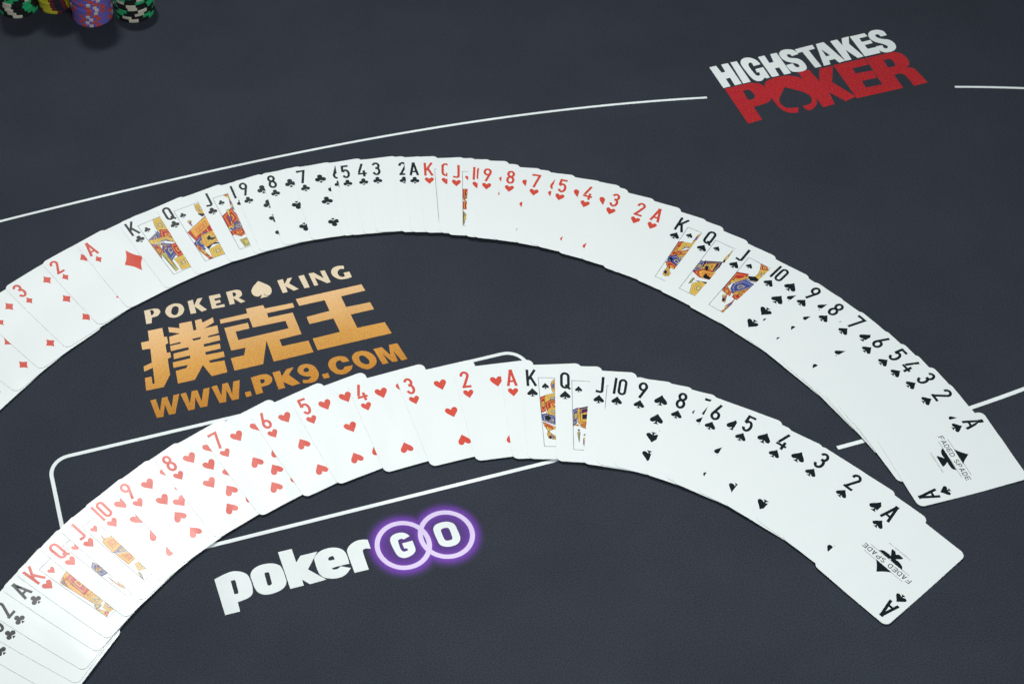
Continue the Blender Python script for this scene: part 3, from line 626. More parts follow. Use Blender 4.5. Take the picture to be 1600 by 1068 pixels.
  ["near","Q","h",[["b",[[17.2,36.5],[18.0,41.8],[17.7,51.8],[13.2,50.2],[13.6,39.2]]],["y",[[18.0,39.1],[17.7,41.5],[13.4,45.2],[13.6,43.6]]],["y",[[15.7,53.9],[15.8,61.9],[15.6,68.8],[15.1,59.3]]],["r",[[16.9,62.2],[17.2,68.6],[16.3,70.2],[15.9,64.5]]]]],
  ["near","J","h",[["y",[[17.8,25.9],[17.5,30.7],[16.0,30.8]]],["o",[[17.8,30.3],[22.6,33.7],[21.5,42.8],[13.5,43.4],[14.5,30.8]]],["b",[[13.7,43.2],[21.1,43.3],[21.7,52.7],[14.3,44.6]]],["o",[[14.0,45.3],[21.3,53.2],[20.4,58.4],[14.5,58.7]]],["y",[[18.0,61.7],[22.1,63.7],[20.4,72.6],[15.2,67.8]]],["g",[[14.7,68.1],[15.5,70.7],[12.7,75.9],[12.9,72.8]]]]],
 ],
 'acelogo': {"tip": [[30.6,29.4],[27.7,33.1,1],[23.7,37.1],[37.1,37.4],[34.3,34.4,1]],"base": [[20.4,44.2],[40.6,44.8],[38.5,47.1,1],[34.6,47.7,1],[32.2,47.4],[34.9,51.4],[35.0,52.9],[25.9,52.6],[25.6,51.5],[28.7,47.8],[25.2,47.9,1],[22.0,46.6,1]],"l1": [[14.4,36.6],[47.5,37.1]],"l2": [[13.7,43.9],[46.7,44.8]],"txt": [[10.6,42.1],[10.7,38.5],[50.7,43.7],[50.4,39.6]],"sm": [[21.9,55.0],[39.7,55.4]]},
 'far': [
  ["8", "d", -345.4, 692.1, 60.9, "white card hidden at the far arc's left end"],
  ["7", "d", -327.6, 721.1, 55.9, "lowest white card seen at the far arc's left end"],
  ["6", "d", -307.3, 748.4, 50.9, "white diamond card second below the four of diamonds at the left edge"],
  ["5", "d", -286.2, 776.5, 47.31, "white card with red diamonds cut by the left edge, under the four of diamonds"],
  ["4", "d", -263.4, 803.7, 41.95, "four of diamonds, red print, in the far arc under the three of diamonds"],
  ["3", "d", -241.5, 826.6, 39.67, "three of diamonds, red print, in the far arc under the two of diamonds"],
  ["2", "d", -212.9, 852.1, 36.27, "two of diamonds, red print, in the far arc under the ace of diamonds"],
  ["A", "d", -185.5, 872.0, 32.39, "ace of diamonds, red print, in the far arc under the king of clubs"],
  ["K", "c", -151.1, 894.2, 29.15, "king of clubs, black print, in the far arc under the queen of clubs"],
  ["Q", "c", -120.7, 911.1, 24.93, "queen of clubs, black print, in the far arc under the jack of clubs"],
  ["J", "c", -87.1, 926.2, 20.39, "jack of clubs, black print, in the far arc under the ten of clubs"],
  ["10", "c", -61.4, 935.9, 17.0, "ten of clubs, black print, in the far arc under the nine of clubs"],
  ["9", "c", -54.6, 938.4, 15.75, "nine of clubs, black print, in the far arc under the eight of clubs"],
  ["8", "c", -29.8, 946.4, 11.69, "eight of clubs, black print, in the far arc under the seven of clubs"],
  ["7", "c", -3.3, 951.4, 9.9, "seven of clubs, black print, in the far arc under the six of clubs"],
  ["6", "c", 27.1, 955.8, 6.82, "six of clubs, black print, in the far arc under the five of clubs"],
  ["5", "c", 35.2, 956.1, 5.74, "five of clubs, black print, in the far arc under the four of clubs"],
  ["4", "c", 49.8, 957.3, 3.66, "four of clubs, black print, in the far arc under the three of clubs"],
  ["3", "c", 62.6, 958.4, 2.21, "three of clubs, black print, in the far arc under the two of clubs"],
  ["2", "c", 86.1, 957.5, 0.35, "two of clubs, black print, in the far arc under the ace of clubs"],
  ["A", "c", 95.7, 956.7, -0.54, "ace of clubs, black print, in the far arc under the king of hearts"],
  ["K", "h", 108.7, 955.7, -1.75, "king of hearts, red print, in the far arc under the queen of hearts"],
  ["Q", "h", 123.8, 954.5, -3.43, "queen of hearts, red print, in the far arc under the jack of hearts"],
  ["J", "h", 133.1, 951.8, -5.29, "jack of hearts, red print, in the far arc under the ten of hearts"],
  ["10", "h", 151.6, 948.4, -7.97, "ten of hearts, red print, in the far arc under the nine of hearts"],
  ["9", "h", 160.3, 946.5, -9.4, "nine of hearts, red print, in the far arc under the eight of hearts"],
  ["8", "h", 180.5, 942.8, -12.1, "eight of hearts, red print, in the far arc under the seven of hearts"],
  ["7", "h", 202.3, 937.5, -15.15, "seven of hearts, red print, in the far arc under the six of hearts"],
  ["6", "h", 218.7, 933.7, -17.69, "six of hearts, red print, in the far arc under the five of hearts"],
  ["5", "h", 225.1, 930.3, -19.32, "five of hearts, red print, in the far arc under the four of hearts"],
  ["4", "h", 246.6, 920.9, -22.51, "four of hearts, red print, in the far arc under the three of hearts"],
  ["3", "h", 268.0, 911.2, -25.18, "three of hearts, red print, in the far arc under the two of hearts"],
  ["2", "h", 288.1, 899.5, -28.0, "two of hearts, red print, in the far arc under the ace of hearts"],
  ["A", "h", 301.7, 892.1, -30.29, "ace of hearts, red print, in the far arc under the king of spades"],
  ["K", "s", 321.1, 879.5, -34.66, "king of spades, black print, in the far arc under the queen of spades"],
  ["Q", "s", 342.0, 863.8, -37.86, "queen of spades, black print, in the far arc under the jack of spades"],
  ["J", "s", 365.8, 843.4, -41.04, "jack of spades, black print, in the far arc under the ten of spades"],
  ["10", "s", 391.6, 821.1, -46.99, "ten of spades, black print, in the far arc under the nine of spades"],
  ["9", "s", 414.8, 797.9, -51.56, "nine of spades, black print, in the far arc under the eight of spades"],
  ["8", "s", 429.1, 779.7, -54.81, "eight of spades, black print, in the far arc under the seven of spades"],
  ["7", "s", 442.1, 765.1, -57.47, "seven of spades, black print, in the far arc under the six of spades"],
  ["6", "s", 456.6, 744.0, -61.54, "six of spades, black print, in the far arc under the five of spades"],
  ["5", "s", 466.2, 730.2, -63.75, "five of spades, black print, in the far arc under the four of spades"],
  ["4", "s", 473.3, 718.6, -65.51, "four of spades, black print, in the far arc under the three of spades"],
  ["3", "s", 482.0, 705.8, -67.48, "three of spades, black print, in the far arc under the two of spades"],
  ["2", "s", 490.1, 689.0, -70.67, "two of spades, black print, in the far arc under the ace of spades"],
  ["A", "s", 506.6, 661.2, -76.29, "fully uncovered ace of spades lying on top at the right end of the far arc"],
 ],
 'near': [
  ["7", "c", -257.7, 468.4, 63.21, "white card at the very start of the near arc, under all others"],
  ["6", "c", -251.6, 479.9, 61.21, "narrow white strip of card at the bottom left picture corner"],
  ["5", "c", -245.1, 491.2, 59.21, "blank white strip of card just under the four of clubs in the near arc"],
  ["4", "c", -238.3, 502.2, 57.21, "white card with a black club cut by the left edge, under the three of clubs"],
  ["3", "c", -232.8, 514.3, 57.36, "three of clubs, black print, in the near arc under the two of clubs"],
  ["2", "c", -227.2, 526.4, 55.35, "two of clubs, black print, in the near arc under the ace of clubs"],
  ["A", "c", -216.9, 542.3, 53.24, "ace of clubs, black print, in the near arc under the king of hearts"],
  ["K", "h", -208.4, 554.4, 51.23, "king of hearts, red print, in the near arc under the queen of hearts"],
  ["Q", "h", -192.9, 574.6, 47.51, "queen of hearts, red print, in the near arc under the jack of hearts"],
  ["J", "h", -180.2, 590.3, 45.07, "jack of hearts, red print, in the near arc under the ten of hearts"],
  ["10", "h", -163.6, 608.0, 41.91, "ten of hearts, red print, in the near arc under the nine of hearts"],
  ["9", "h", -144.8, 625.5, 38.77, "nine of hearts, red print, in the near arc under the eight of hearts"],
  ["8", "h", -114.4, 650.2, 33.36, "eight of hearts, red print, in the near arc under the seven of hearts"],
  ["7", "h", -79.2, 670.1, 30.37, "seven of hearts, red print, in the near arc under the six of hearts"],
  ["6", "h", -42.4, 687.3, 27.1, "six of hearts, red print, in the near arc under the five of hearts"],
  ["5", "h", -11.2, 700.3, 22.4, "five of hearts, red print, in the near arc under the four of hearts"],
  ["4", "h", 33.2, 712.7, 15.85, "four of hearts, red print, in the near arc under the three of hearts"],
  ["3", "h", 71.1, 717.5, 13.22, "three of hearts, red print, in the near arc under the two of hearts"],
  ["2", "h", 115.8, 722.9, 5.83, "two of hearts, red print, in the near arc under the ace of hearts"],
  ["A", "h", 152.5, 723.7, -0.29, "ace of hearts, red print, in the near arc under the king of spades"],
  ["K", "s", 168.4, 723.0, -3.41, "king of spades, black print, in the near arc under the queen of spades"],
  ["Q", "s", 194.5, 719.5, -7.03, "queen of spades, black print, in the near arc under the jack of spades"],
  ["J", "s", 221.9, 714.5, -12.67, "jack of spades, black print, in the near arc under the ten of spades"],
  ["10", "s", 236.8, 712.3, -16.1, "ten of spades, black print, in the near arc under the nine of spades"],
  ["9", "s", 254.9, 707.9, -20.14, "nine of spades, black print, in the near arc under the eight of spades"],
  ["8", "s", 283.8, 696.7, -25.64, "eight of spades, black print, in the near arc under the seven of spades"],
  ["7", "s", 302.9, 689.6, -29.0, "seven of spades, black print, in the near arc under the six of spades"],
  ["6", "s", 309.3, 684.5, -31.05, "six of spades, black print, in the near arc under the five of spades"],
  ["5", "s", 331.8, 672.4, -35.96, "five of spades, black print, in the near arc under the four of spades"],
  ["4", "s", 355.3, 655.3, -41.04, "four of spades, black print, in the near arc under the three of spades"],
  ["3", "s", 379.8, 636.7, -45.6, "three of spades, black print, in the near arc under the two of spades"],
  ["2", "s", 398.8, 616.6, -49.28, "two of spades, black print, in the near arc under the ace of spades"],
  ["A", "s", 419.4, 588.8, -53.2, "fully uncovered ace of spades lying on top at the right end of the near arc"],
 ],
}

# ------------------------------------------------------------------ table top and its prints
def build_table():
    x0, x1, y0, y1, t = -1.25, 1.25, 0.02, 2.35, 0.035
    out = []
    r = 0.55
    for cx, cy, a in ((x1 - r, y1 - r, 0), (x0 + r, y1 - r, 90), (x0 + r, y0 + r, 180), (x1 - r, y0 + r, 270)):
        out += arc(cx, cy, r, r, a, a + 90, 16)
    n = len(out)
    v = [(x, y, 0) for x, y in out] + [(x, y, -t) for x, y in out]
    f = [list(range(n)), list(range(2 * n - 1, n - 1, -1))] + [[n + i, n + (i + 1) % n, (i + 1) % n, i] for i in range(n)]
    o = make_obj('table_top', mesh_from('table_top', v, f, [M_FELT]))
    tag(o, kind='structure')
    return o


TABLE = build_table()
_layer = [0]


def printed(name, layers, mat, parent, origin=(0, 0)):
    """flat print on the felt; its own thin sheet just above the cloth"""
    v, f, k = tessellate(layers)
    _layer[0] += 1
    z = 0.00006 + 0.000002 * (_layer[0] % 20)
    me = mesh_from(name, [((p.x - origin[0]) / 1000, (p.y - origin[1]) / 1000, z) for p in v], f, [mat])
    o = make_obj(name, me, parent)
    return o


def logo(name, label, groups, origin, parent=TABLE):
    e = bpy.data.objects.new(name, None)
    COL.objects.link(e)
    e.parent = parent
    e.location = (origin[0] / 1000, origin[1] / 1000, 0)
    e.empty_display_size = 0.02
    e['label'] = label
    for key, mat, nm in groups:
        for ch, outer, holes in D[key]:
            lay = [(smooth_path(outer), 1)] + [(smooth_path(h), None) for h in holes]
            printed('printed_spade' if ch == 'spade' else ('printed_dot' if ch == 'dot' else nm), lay, mat, e, origin)
    return e


# gold logo: rotate its frame so that the printed fade runs along the letters' height
KING_O = (-25.0, 735.0)
king = logo('printed_logo', 'cream and gold logo with three big characters and a web address', [('king', M_PCREAM, 'printed_letter'), ('han', M_PGOLD, 'printed_character'), ('web', M_PGOLD, 'printed_letter')], KING_O)
a = R(13.6)
for ch in king.children:
    ch.data.transform(Matrix.Rotation(-a, 4, 'Z'))
king.rotation_euler = (0, 0, a)
logo('printed_logo', 'white and red slanted two line logo near the far edge', [('white', M_PWHITE, 'printed_letter'), ('red', M_PRED, 'printed_letter')], (500.0, 1020.0))
GO_O = (81.8, 570.35)
go = logo('printed_logo', 'white lower case word followed by two purple rings with a printed halo', [('poker', M_PWHITE, 'printed_letter'), ('go', M_PWHITE, 'printed_letter')], GO_O)


def ring_poly(cx, cy, r):
    return arc(cx, cy, r, r, 0, 360, 72)[:-1]


RC = ((-15.65, -3.75), (15.65, 3.75))
halo_o = printed('printed_halo', [(ring_poly(*RC[0], 28.9), 1), (ring_poly(*RC[1], 28.9), 1)], M_PHALO, go)
for v in halo_o.data.vertices:
    v.co.z = 0.00004
for i, c in enumerate(RC):
    printed('printed_ring', [(ring_poly(*c, 20.3), 1), (ring_poly(*c, 16.75), None)], M_PLILAC, go)


def line_print(pts, width, label):
    # smooth open curve through the points, as one ribbon
    P = [Vector(p) for p in pts]
    fine = []
    for i in range(len(P) - 1):
        p0, p1, p2, p3 = P[max(i - 1, 0)], P[i], P[i + 1], P[min(i + 2, len(P) - 1)]
        for s in range(6):
            t = s / 6
            fine.append(0.5 * ((2 * p1) + (p2 - p0) * t + (2 * p0 - 5 * p1 + 4 * p2 - p3) * t * t + (3 * p1 - p0 - 3 * p2 + p3) * t ** 3))
    fine.append(P[-1])
    L, Rr = [], []
    for i, p in enumerate(fine):
        d = (fine[min(i + 1, len(fine) - 1)] - fine[max(i - 1, 0)]).normalized()
        q = Vector((-d.y, d.x)) * width / 2
        L.append(p + q)
        Rr.append(p - q)
    n = len(fine)
    v = [(p.x / 1000, p.y / 1000, 0.00005) for p in L + Rr]
    f = [[i, n + i, n + i + 1, i + 1] for i in range(n - 1)]
    o = make_obj('printed_line', mesh_from('printed_line', v, f, [M_PLINE]), TABLE)
    o['label'] = label
    return o


def quad_fit(pts, deg=3, ext=0, n=26):
    a = np.array(pts)
    d = a[-1] - a[0]
    L = np.hypot(*d)
    d = d / L
    q = np.array([-d[1], d[0]])
    t = (a - a[0]) @ d
    c = np.polyfit(t, (a - a[0]) @ q, deg)
    tt = np.linspace(t.min() - ext, t.max(), n)
    return [tuple(a[0] + d * s + q * np.polyval(c, s)) for s in tt]


line_print(quad_fit(D['line_far']), 2.5, 'long curved white betting line on the far side')
line_print(quad_fit(D['line_farR'], 2), 2.5, 'white betting line right of the red and white logo')
line_print(quad_fit(D['line_near'], 2), 3.2, 'short white line running under the far ace of spades')


def box_line():
    ang = R(13.6)
    d, q = Vector((math.cos(ang), math.sin(ang))), Vector((-math.sin(ang), math.cos(ang)))
    tl = Vector((-192.3, 652.8))
    W, H, r, wd = 373.2, 106.5, 15.0, 2.95

    def path(e):
        out = []
        rr = r + e
        for cx, cy, a0 in ((W - r, -r, 90), (r, -r, 180), (r, -H + r, 270), (W - r, -H + r, 360)):
            out += arc(cx, cy, rr, rr, a0 - 90 if a0 == 90 else a0 - 90, a0, 10)
        return out
    o, i = [], []
    def corners(e):
        out = []
        rr = r + e
        for cx, cy, a0 in ((W - r, -r, 0), (r, -r, 90), (r, -H + r, 180), (W - r, -H + r, 270)):
            out += arc(cx, cy, rr, rr, a0, a0 + 90, 10)
        return [tuple(tl + d * x + q * y) for x, y in out]
    ob = printed('printed_line', [(corners(wd / 2), 1), (corners(-wd / 2), None)], M_PLINE, TABLE)
    for v in ob.data.vertices:
        v.co.z = 0.00005
    ob['label'] = 'rounded white rectangle line under the near arc of cards'


box_line()

# ------------------------------------------------------------------ playing cards
CW, CH, CR, CT = 62.6, 88.0, 4.6, 0.27
NU, NV = 33, 12
GU, GV = np.linspace(0, CW, NU), np.linspace(0, CH, NV)
UU, VV = np.meshgrid(GU, GV, indexing='ij')
DIST = np.hypot(UU.ravel()[:, None] - UU.ravel()[None], (VV.ravel()[:, None] - VV.ravel()[None]) * 0.6)
T0, PITCH, CONE, BOW = 0.30, 0.34, 0.055, 1.2


def sample(Z, u, v):
    fu = np.clip(np.asarray(u) / CW * (NU - 1), 0, NU - 1.001)
    fv = np.clip(np.asarray(v) / CH * (NV - 1), 0, NV - 1.001)
    i, j = fu.astype(int), fv.astype(int)
    a, b = fu - i, fv - j
    return Z[i, j] * (1 - a) * (1 - b) + Z[i + 1, j] * a * (1 - b) + Z[i, j + 1] * (1 - a) * b + Z[i + 1, j + 1] * a * b


def drape(poses):
    """height of every card's face: each card lies over the ones before it, held up by them"""
    out = []
    for n_, (x, y, th) in enumerate(poses):
        ct, st = math.cos(th), math.sin(th)
        X, Y = x + UU * ct + VV * st, y + UU * st - VV * ct
        need = T0 + BOW * ((VV - CH / 2) / (CH / 2)) ** 2      # used cards keep a slight bow: short ends lift off
        for m in range(max(0, n_ - 16), n_):
            px, py, pt = poses[m]
            c2, s2 = math.cos(pt), math.sin(pt)
            u, v = (X - px) * c2 + (Y - py) * s2, (X - px) * s2 - (Y - py) * c2
            ins = (u > -1.5) & (u < 64.1) & (v > -4) & (v < 92)
            need = np.where(ins, np.maximum(need, sample(out[m], np.clip(u, 0, CW), np.clip(v, 0, CH)) + PITCH), need)
        out.append((need.ravel()[None] - CONE * DIST).max(1).reshape(UU.shape))
    return out


def card_flat():
    outl = []
    for cx, cy, a in ((CW - CR, CR, -90), (CW - CR, CH - CR, 0), (CR, CH - CR, 90), (CR, CR, 180)):
        outl += arc(cx, cy, CR, CR, a, a + 90, 7)
    # subdivide the straight runs
    full = []
    for i, p in enumerate(outl):
        q = outl[(i + 1) % len(outl)]
        full.append(p)
        L = math.hypot(q[0] - p[0], q[1] - p[1])
        k = int(L / 2.6)
        for s in range(1, k):
            full.append((p[0] + (q[0] - p[0]) * s / k, p[1] + (q[1] - p[1]) * s / k))
    n = len(full)
    verts = [Vector(p) for p in full]
    for u in GU[1:-1]:
        for v in GV[1:-1]:
            if (min(u, CW - u) < CR and min(v, CH - v) < CR):
                continue
            verts.append(Vector((u, v)))
    ov, oe, of, a, b, orig = delaunay_2d_cdt(verts, [], [list(range(n))], 0, 1e-5)
    tris = [list(f) for f, o in zip(of, orig) if o]
    # outline indices in order
    idx = {tuple(round(c, 4) for c in v): i for i, v in enumerate(ov)}
    ring = [idx[tuple(round(c, 4) for c in p)] for p in full]
    return [(p.x, p.y) for p in ov], tris, ring


FLAT_V, FLAT_T, FLAT_RING = card_flat()
FLAT_U = np.array([p[0] for p in FLAT_V])
FLAT_VV = np.array([p[1] for p in FLAT_V])


def loc3(u, v, z):
    return ((u - CW / 2) / 1000, (CH / 2 - v) / 1000, z / 1000)


def card_mesh(Z):
    zt = sample(Z, FLAT_U, FLAT_VV)
    n = len(FLAT_V)
    top = [loc3(u, v, z) for (u, v), z in zip(FLAT_V, zt)]
    bot = [loc3(u, v, z - CT) for (u, v), z in zip(FLAT_V, zt)]
    rt_, rb = [top[i] for i in FLAT_RING], [bot[i] for i in FLAT_RING]
    m = len(FLAT_RING)
    verts = top + bot + rt_ + rb
    faces = [[t[0], t[2], t[1]] for t in FLAT_T] + [[n + t[0], n + t[1], n + t[2]] for t in FLAT_T]
    o = 2 * n
    faces += [[o + i, o + m + i, o + m + (i + 1) % m, o + (i + 1) % m][::-1] for i in range(m)]
    me = mesh_from('playing_card', verts, faces, [M_CARD, M_EDGE], [0] * (len(faces) - m) + [1] * m, smooth=True)
    return me


def card_print(name, layers, mats, keyorder, Z, parent, lift=0.045, grid=2.2):
    v, f, k = tessellate(layers, grid)
    us, vs = np.array([p.x for p in v]), np.array([p.y for p in v])
    z = sample(Z, us, vs) + lift
    me = mesh_from(name, [loc3(a, b, c) for a, b, c in zip(us, vs, z)], [[t[0], t[2], t[1]] for t in f], mats, [keyorder.index(q) for q in k], smooth=True)
    return make_obj(name, me, parent)


LU, RU, MU_, LV, Q2 = 22.7, 39.9, 31.3, 16.9, 34.9


def pips(rank, flip):
    """(u, v, inverted)"""
    if rank == 2: P = [(MU_, LV), (MU_, 88 - LV)]
    elif rank == 3: P = [(MU_, LV), (MU_, 44), (MU_, 88 - LV)]
    elif rank in (4, 5): P = [(u, v) for u in (LU, RU) for v in (LV, 88 - LV)] + ([(MU_, 44)] if rank == 5 else [])
    elif rank in (6, 7, 8): P = [(u, v) for u in (LU, RU) for v in (LV, 44, 88 - LV)] + ([(MU_, 30.4)] if rank > 6 else []) + ([(MU_, 57.6)] if rank == 8 else [])
    else: P = [(u, v) for u in (LU, RU) for v in (LV, Q2, 88 - Q2, 88 - LV)] + ([(MU_, 44)] if rank == 9 else [(MU_, 25.9), (MU_, 62.1)])
    out = [(u, v, v > 44.5) for u, v in P]
    if flip:
        out = [(CW - u, 88 - v, not i) for u, v, i in out]
    return out


SUITN = {'s': 'spades', 'h': 'hearts', 'c': 'clubs', 'd': 'diamonds'}
RANKN = {'A': 'ace', 'K': 'king', 'Q': 'queen', 'J': 'jack', '2': 'two', '3': 'three', '4': 'four', '5': 'five', '6': 'six', '7': 'seven', '8': 'eight', '9': 'nine', '10': 'ten'}
SW = {'h': (7.8, 7.6), 's': (8.0, 7.8), 'c': (7.8, 7.8), 'd': (6.2, 8.6)}
BW = {'h': (9.6, 9.4), 's': (9.8, 9.8), 'c': (9.6, 9.8), 'd': (8.0, 10.6)}
FLIP = {('far', '8', 'c'), ('near', '7', 'h'), ('near', '6', 'h')}


def rank_polys(rank):
    if rank == '10':
        s = 2.0
        return mv(glyph('1', 2.0, 15.5, s), 3.7, 3.9) + mv(glyph('0', 6.6, 15.5, s), 7.0, 3.9)
    w = {'A': 8.4, 'K': 8.0, 'Q': 7.4, 'J': 6.4, '4': 8.0}.get(rank, 7.2)
    g = glyph(rank, w, 15.6, 2.1)
    return mv(g, 7.65 - w / 2, 3.85)


def rot180(polys):
    return [[(CW - x, CH - y) for x, y in p] for p in polys]


def text_polys(txt, u0, u1, vtop, h, s, gap):
    n = len(txt)
    wd = {'.': 0.35, ' ': 0.45, 'M': 1.2}
    tot = sum(wd.get(c, 1.0) for c in txt)
    unit = (u1 - u0 - gap * (n - 1)) / tot
    x, out = u0, []
    for c in txt:
        wc = unit * wd.get(c, 1.0)
        if c != ' ':
            out += mv(glyph(c, wc, h, s), x, vtop)
        x += wc + gap
    return out


def build_arc(arc_name, rows):
    poses = [(x, y, R(t)) for _, _, x, y, t, _ in rows]
    Zs = drape(poses)
    N = len(rows)

    def covered(i, pts):
        x, y, th = poses[i]
        ct, st = math.cos(th), math.sin(th)
        for (u, v) in pts:
            X, Y = x + u * ct + v * st, y + u * st - v * ct
            hid = False
            for j in range(i + 1, min(N, i + 8)):
                a, b, t2 = poses[j]
                c2, s2 = math.cos(t2), math.sin(t2)
                uu, vv = (X - a) * c2 + (Y - b) * s2, (X - a) * s2 - (Y - b) * c2
                if 0.7 < uu < CW - 0.7 and 0.7 < vv < CH - 0.7 and not (min(uu, CW - uu) < 4 and min(vv, CH - vv) < 4):
                    hid = True
                    break
            if not hid:
                return False
        return True
    for i, (rank, suit, x, y, t, label) in enumerate(rows):
        Z = Zs[i]
        th = R(t)
        cx, cy = x + CW / 2 * math.cos(th) + CH / 2 * math.sin(th), y + CW / 2 * math.sin(th) - CH / 2 * math.cos(th)
        card = make_obj('playing_card', card_mesh(Z))
        card.location = (cx / 1000, cy / 1000, 0)
        card.rotation_euler = (0, 0, th)
        tag(card, label, 'playing card', 'cards fanned out in the %s arc' % arc_name)
        ink = 'k' if suit in 'sc' else 'r'

        def put(name, polys, key=ink, lift=0.045, grid=2.2):
            pts = [p for q in polys for p in q]
            if covered(i, pts):
                return None
            return card_print(name, [(p, key) for p in polys], [INK[key]], [key], Z, card, lift, grid)
        put('rank', rank_polys(rank))
        put('suit_symbol', mv(suit_shape(suit, *SW[suit]), 7.65, 25.3))
        if i == N - 1:
            put('rank', rot180(rank_polys(rank)))
            put('suit_symbol', rot180(mv(suit_shape(suit, *SW[suit]), 7.65, 25.3)))
        if rank == 'A':
            if suit == 's':
                f = rot180 if arc_name == 'near' else (lambda q: q)
                lg = D['acelogo']
                put('emblem', f(mv([smooth_path(lg['tip']), smooth_path(lg['base'])], 0.6, 0.5)))
                for v_ in (37.3, 44.85):
                    put('thin_line', f(stroke_polys(dense([(14.9, v_), (47.8, v_)]), 0.24)))
                put('lettering', f(text_polys('FADED SPADE', 11.2, 51.1, 39.2, 3.9, 0.52, 0.85)))
                put('small_lettering', f(text_polys('FADEDSPADE.COM', 22.4, 40.3, 55.2, 1.0, 0.17, 0.3)), 's')
            else:
                w_, h_ = {'d': (17.0, 27.4), 'h': (17, 17), 'c': (17, 17)}[suit]
                put('suit_pip', mv(suit_shape(suit, w_, h_), 30.9 if suit == 'd' else 31.3, 43.3 if suit == 'd' else 44))
        elif rank in 'KQJ':
            fr = stroke_polys(dense([(12.94, 11.35), (49.66, 11.35), (49.66, 76.65), (12.94, 76.65)], 2.0, True), 0.32, True)
            put('picture_frame', fr, 'f', 0.05, 0)
            put('suit_symbol', mv(suit_shape(suit, 5.4, 5.6), 17.9, 19.1))
            pic = [e[3] for e in D['court'] if e[0] == arc_name and e[1] == rank and e[2] == suit]
            if pic:
                lay, order = [], []
                nx_, ny_, nt_ = poses[min(i + 1, N - 1)]
                nc_, ns_ = math.cos(nt_), math.sin(nt_)

                def reach(p):      # the drawing runs on beneath the next card
                    X, Y = x + p[0] * math.cos(th) + p[1] * math.sin(th), y + p[0] * math.sin(th) - p[1] * math.cos(th)
                    return (p[0] + 4.0, p[1]) if (X - nx_) * nc_ + (Y - ny_) * ns_ > -2.6 else p
                for col, poly in pic[0]:
                    col = 'R' if col == 'r' else col
                    far_ = [reach(p) for p in poly]
                    if sum(a is not b for a, b in zip(far_, poly)) < 0.6 * len(poly):
                        poly = far_
                    poly = [(min(max(p[0], 13.1), 49.5), min(max(p[1], 11.5), 76.5)) for p in poly]
                    if abs(area2(poly)) < 0.15:
                        continue
                    lay.append((poly, col))
                    if col not in order: order.append(col)
                    # engraved look: dark contour, and inner ornament lines in the contrasting ink
                    A_ = abs(area2(poly)) / 2
                    if A_ > 3.0 and col != 'k':
                        gx, gy = sum(p[0] for p in poly) / len(poly), sum(p[1] for p in poly) / len(poly)
                        for sc_, wd_, c_ in ((0.99, 0.26, 'k'), (0.74, 0.30, {'y': 'R', 'b': 'y', 'R': 'y', 'o': 'y', 'p': 'y', 'g': 'k'}[col]), (0.50, 0.26, 'k'), (0.26, 0.55, {'y': 'b', 'b': 'y', 'R': 'y', 'o': 'R', 'p': 'R', 'g': 'y'}[col])):
                            if A_ < 12 and sc_ < 0.7:
                                continue
                            ln = [(gx + (p[0] - gx) * sc_, gy + (p[1] - gy) * sc_) for p in poly]
                            for q_ in stroke_polys(dense(ln, 3.0, True), wd_, True):
                                if abs(area2(q_)) > 0.012:
                                    lay.append((q_, c_))
                            if c_ not in order: order.append(c_)
                card_print('court_picture', lay, [INK[c] for c in order], order, Z, card, 0.035, 2.2)
        else:
            for (u, v, inv) in pips(int(rank), (arc_name, rank, suit) in FLIP):
                put('suit_pip', mv(suit_shape(suit, *BW[suit], inv), u, v))


build_arc('far', D['far'])
build_arc('near', D['near'])

# ------------------------------------------------------------------ poker chips
CHR, CHT = 19.5, 3.3


def chip_body(base):
    n = 64
    prof = [(0, 0), (14.2, 0), (14.4, -0.12), (18.9, 0), (19.35, 0.12), (19.5, 0.45), (19.5, 2.85), (19.35, 3.18), (18.9, 3.3), (14.4, 3.42), (14.2, 3.3), (0, 3.3)]
    prof = [(r, min(max(z, 0.0), 3.3)) for r, z in prof]
    verts, faces = [], []
    ring = []
    for r, z in prof[1:-1]:
        ring.append([len(verts) + i for i in range(n)])
        verts += [(r * math.cos(2 * math.pi * i / n) / 1000, r * math.sin(2 * math.pi * i / n) / 1000, z / 1000) for i in range(n)]
    for a, b in zip(ring, ring[1:]):
        faces += [[a[i], a[(i + 1) % n], b[(i + 1) % n], b[i]] for i in range(n)]
    faces.append(ring[0][::-1])
    faces.append(ring[-1])
    return mesh_from('poker_chip', verts, faces, [base])


def chip_spot(mat, deg):
    n = max(3, int(deg / 4))
    prof = [(15.2, -0.0), (18.9, -0.0), (19.4, 0.1), (19.56, 0.45), (19.56, 2.85), (19.4, 3.22), (18.9, 3.33), (15.2, 3.33)]
    prof = [(r, max(z, 0.01)) for r, z in prof]
    verts = []
    for i in range(n + 1):
        a = R(-deg / 2 + deg * i / n)
        verts += [(r * math.cos(a) / 1000, r * math.sin(a) / 1000, z / 1000) for r, z in prof]
    m = len(prof)
    faces = [[i * m + j, (i + 1) * m + j, (i + 1) * m + j + 1, i * m + j + 1] for i in range(n) for j in range(m - 1)]
    return mesh_from('edge_spot', verts, faces, [mat])


ORD = ['bottom', 'second', 'third', 'fourth', 'fifth', 'sixth', 'seventh', 'eighth', 'ninth', 'tenth', 'eleventh', 'twelfth', 'thirteenth', 'fourteenth', 'fifteenth', 'sixteenth', 'seventeenth', 'eighteenth',
       'nineteenth', 'twentieth', 'twenty first', 'twenty second', 'twenty third', 'twenty fourth', 'twenty fifth', 'twenty sixth', 'twenty seventh', 'twenty eighth', 'twenty ninth', 'thirtieth']


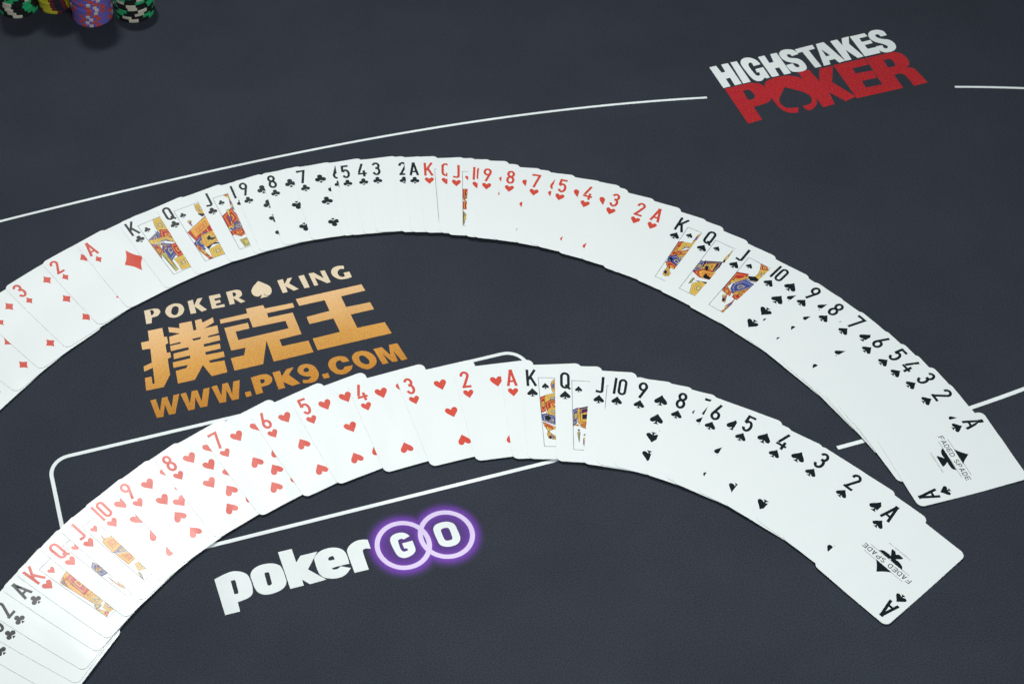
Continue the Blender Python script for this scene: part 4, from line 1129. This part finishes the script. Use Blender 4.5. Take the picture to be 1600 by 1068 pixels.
def chip_stack(desc, where, base, spots, x, y, count, rots, seed):
    rnd = random.Random(seed)
    bm = chip_body(CLAY[base])
    sm = {}
    proto = None
    for k in range(count):
        if proto is None:
            c = make_obj('poker_chip', bm)
            kids = []
            for col, ang, deg in spots:
                if (col, deg) not in sm:
                    sm[(col, deg)] = chip_spot(CLAY[col], deg)
                s = make_obj('edge_spot', sm[(col, deg)], c)
                s.rotation_euler = (0, 0, R(ang))
                kids.append(s)
            proto = c
            protokids = kids
        else:
            c = proto.copy()
            COL.objects.link(c)
            for s in protokids:
                d = s.copy()
                COL.objects.link(d)
                d.parent = c
        c.location = ((x + rnd.uniform(-0.45, 0.45)) / 1000, (y + rnd.uniform(-0.45, 0.45)) / 1000, (k * (CHT + 0.045) + 0.05) / 1000)
        c.rotation_euler = (0, 0, R(rots[k] if k < len(rots) else rnd.uniform(0, 360)))
        tag(c, ('%s, %s from bottom, %s' % (desc, ORD[k], where)) if k else ('%s, at the very bottom, %s' % (desc, where)), 'poker chip', 'poker chips stacked at the far left')


GS = [(('green', 'white')[i % 2], 60 * i, 27) for i in range(6)]
PS = [(c, 90 * i + o, 11 if c == 'pink' else 14) for i in range(4) for c, o in (('red', -21), ('pink', 0), ('red', 21))]
YS = [(c, 90 * i + o, d) for i in range(4) for c, o, d in (('maroon', -17, 12), ('navy', 0, 22), ('maroon', 17, 12))]
# the near rim of a stack (towards the camera) is at angle -90
chip_stack('black chip with green and white spots', 'stack at the picture corner', 'black', GS, -261.0, 1196.3, 22, [-88 + 60, -104 + 60, -112 + 60, -116 + 60, -113 + 60, -108, -92, -104], 3)
chip_stack('yellow and maroon chip', 'stack left of the purple one', 'yellow', YS, -224.3, 1200.3, 27, [-62, -77, -80, -78, -84, -75, -70, -82], 5)
chip_stack('purple, red and white chip', 'stack nearest the camera', 'purple', PS, -188.0, 1178.3, 26, [-90, -101, -89, -96, -72, -68, -74, -90], 7)
chip_stack('black chip with green and white spots', 'stack right of purple one', 'black', GS, -148.0, 1182.5, 10, [-90 + 60, -108 + 60, -70 + 60, -62 + 60, -90 + 60, -92 + 60, -66, -122, -100, -85], 9)
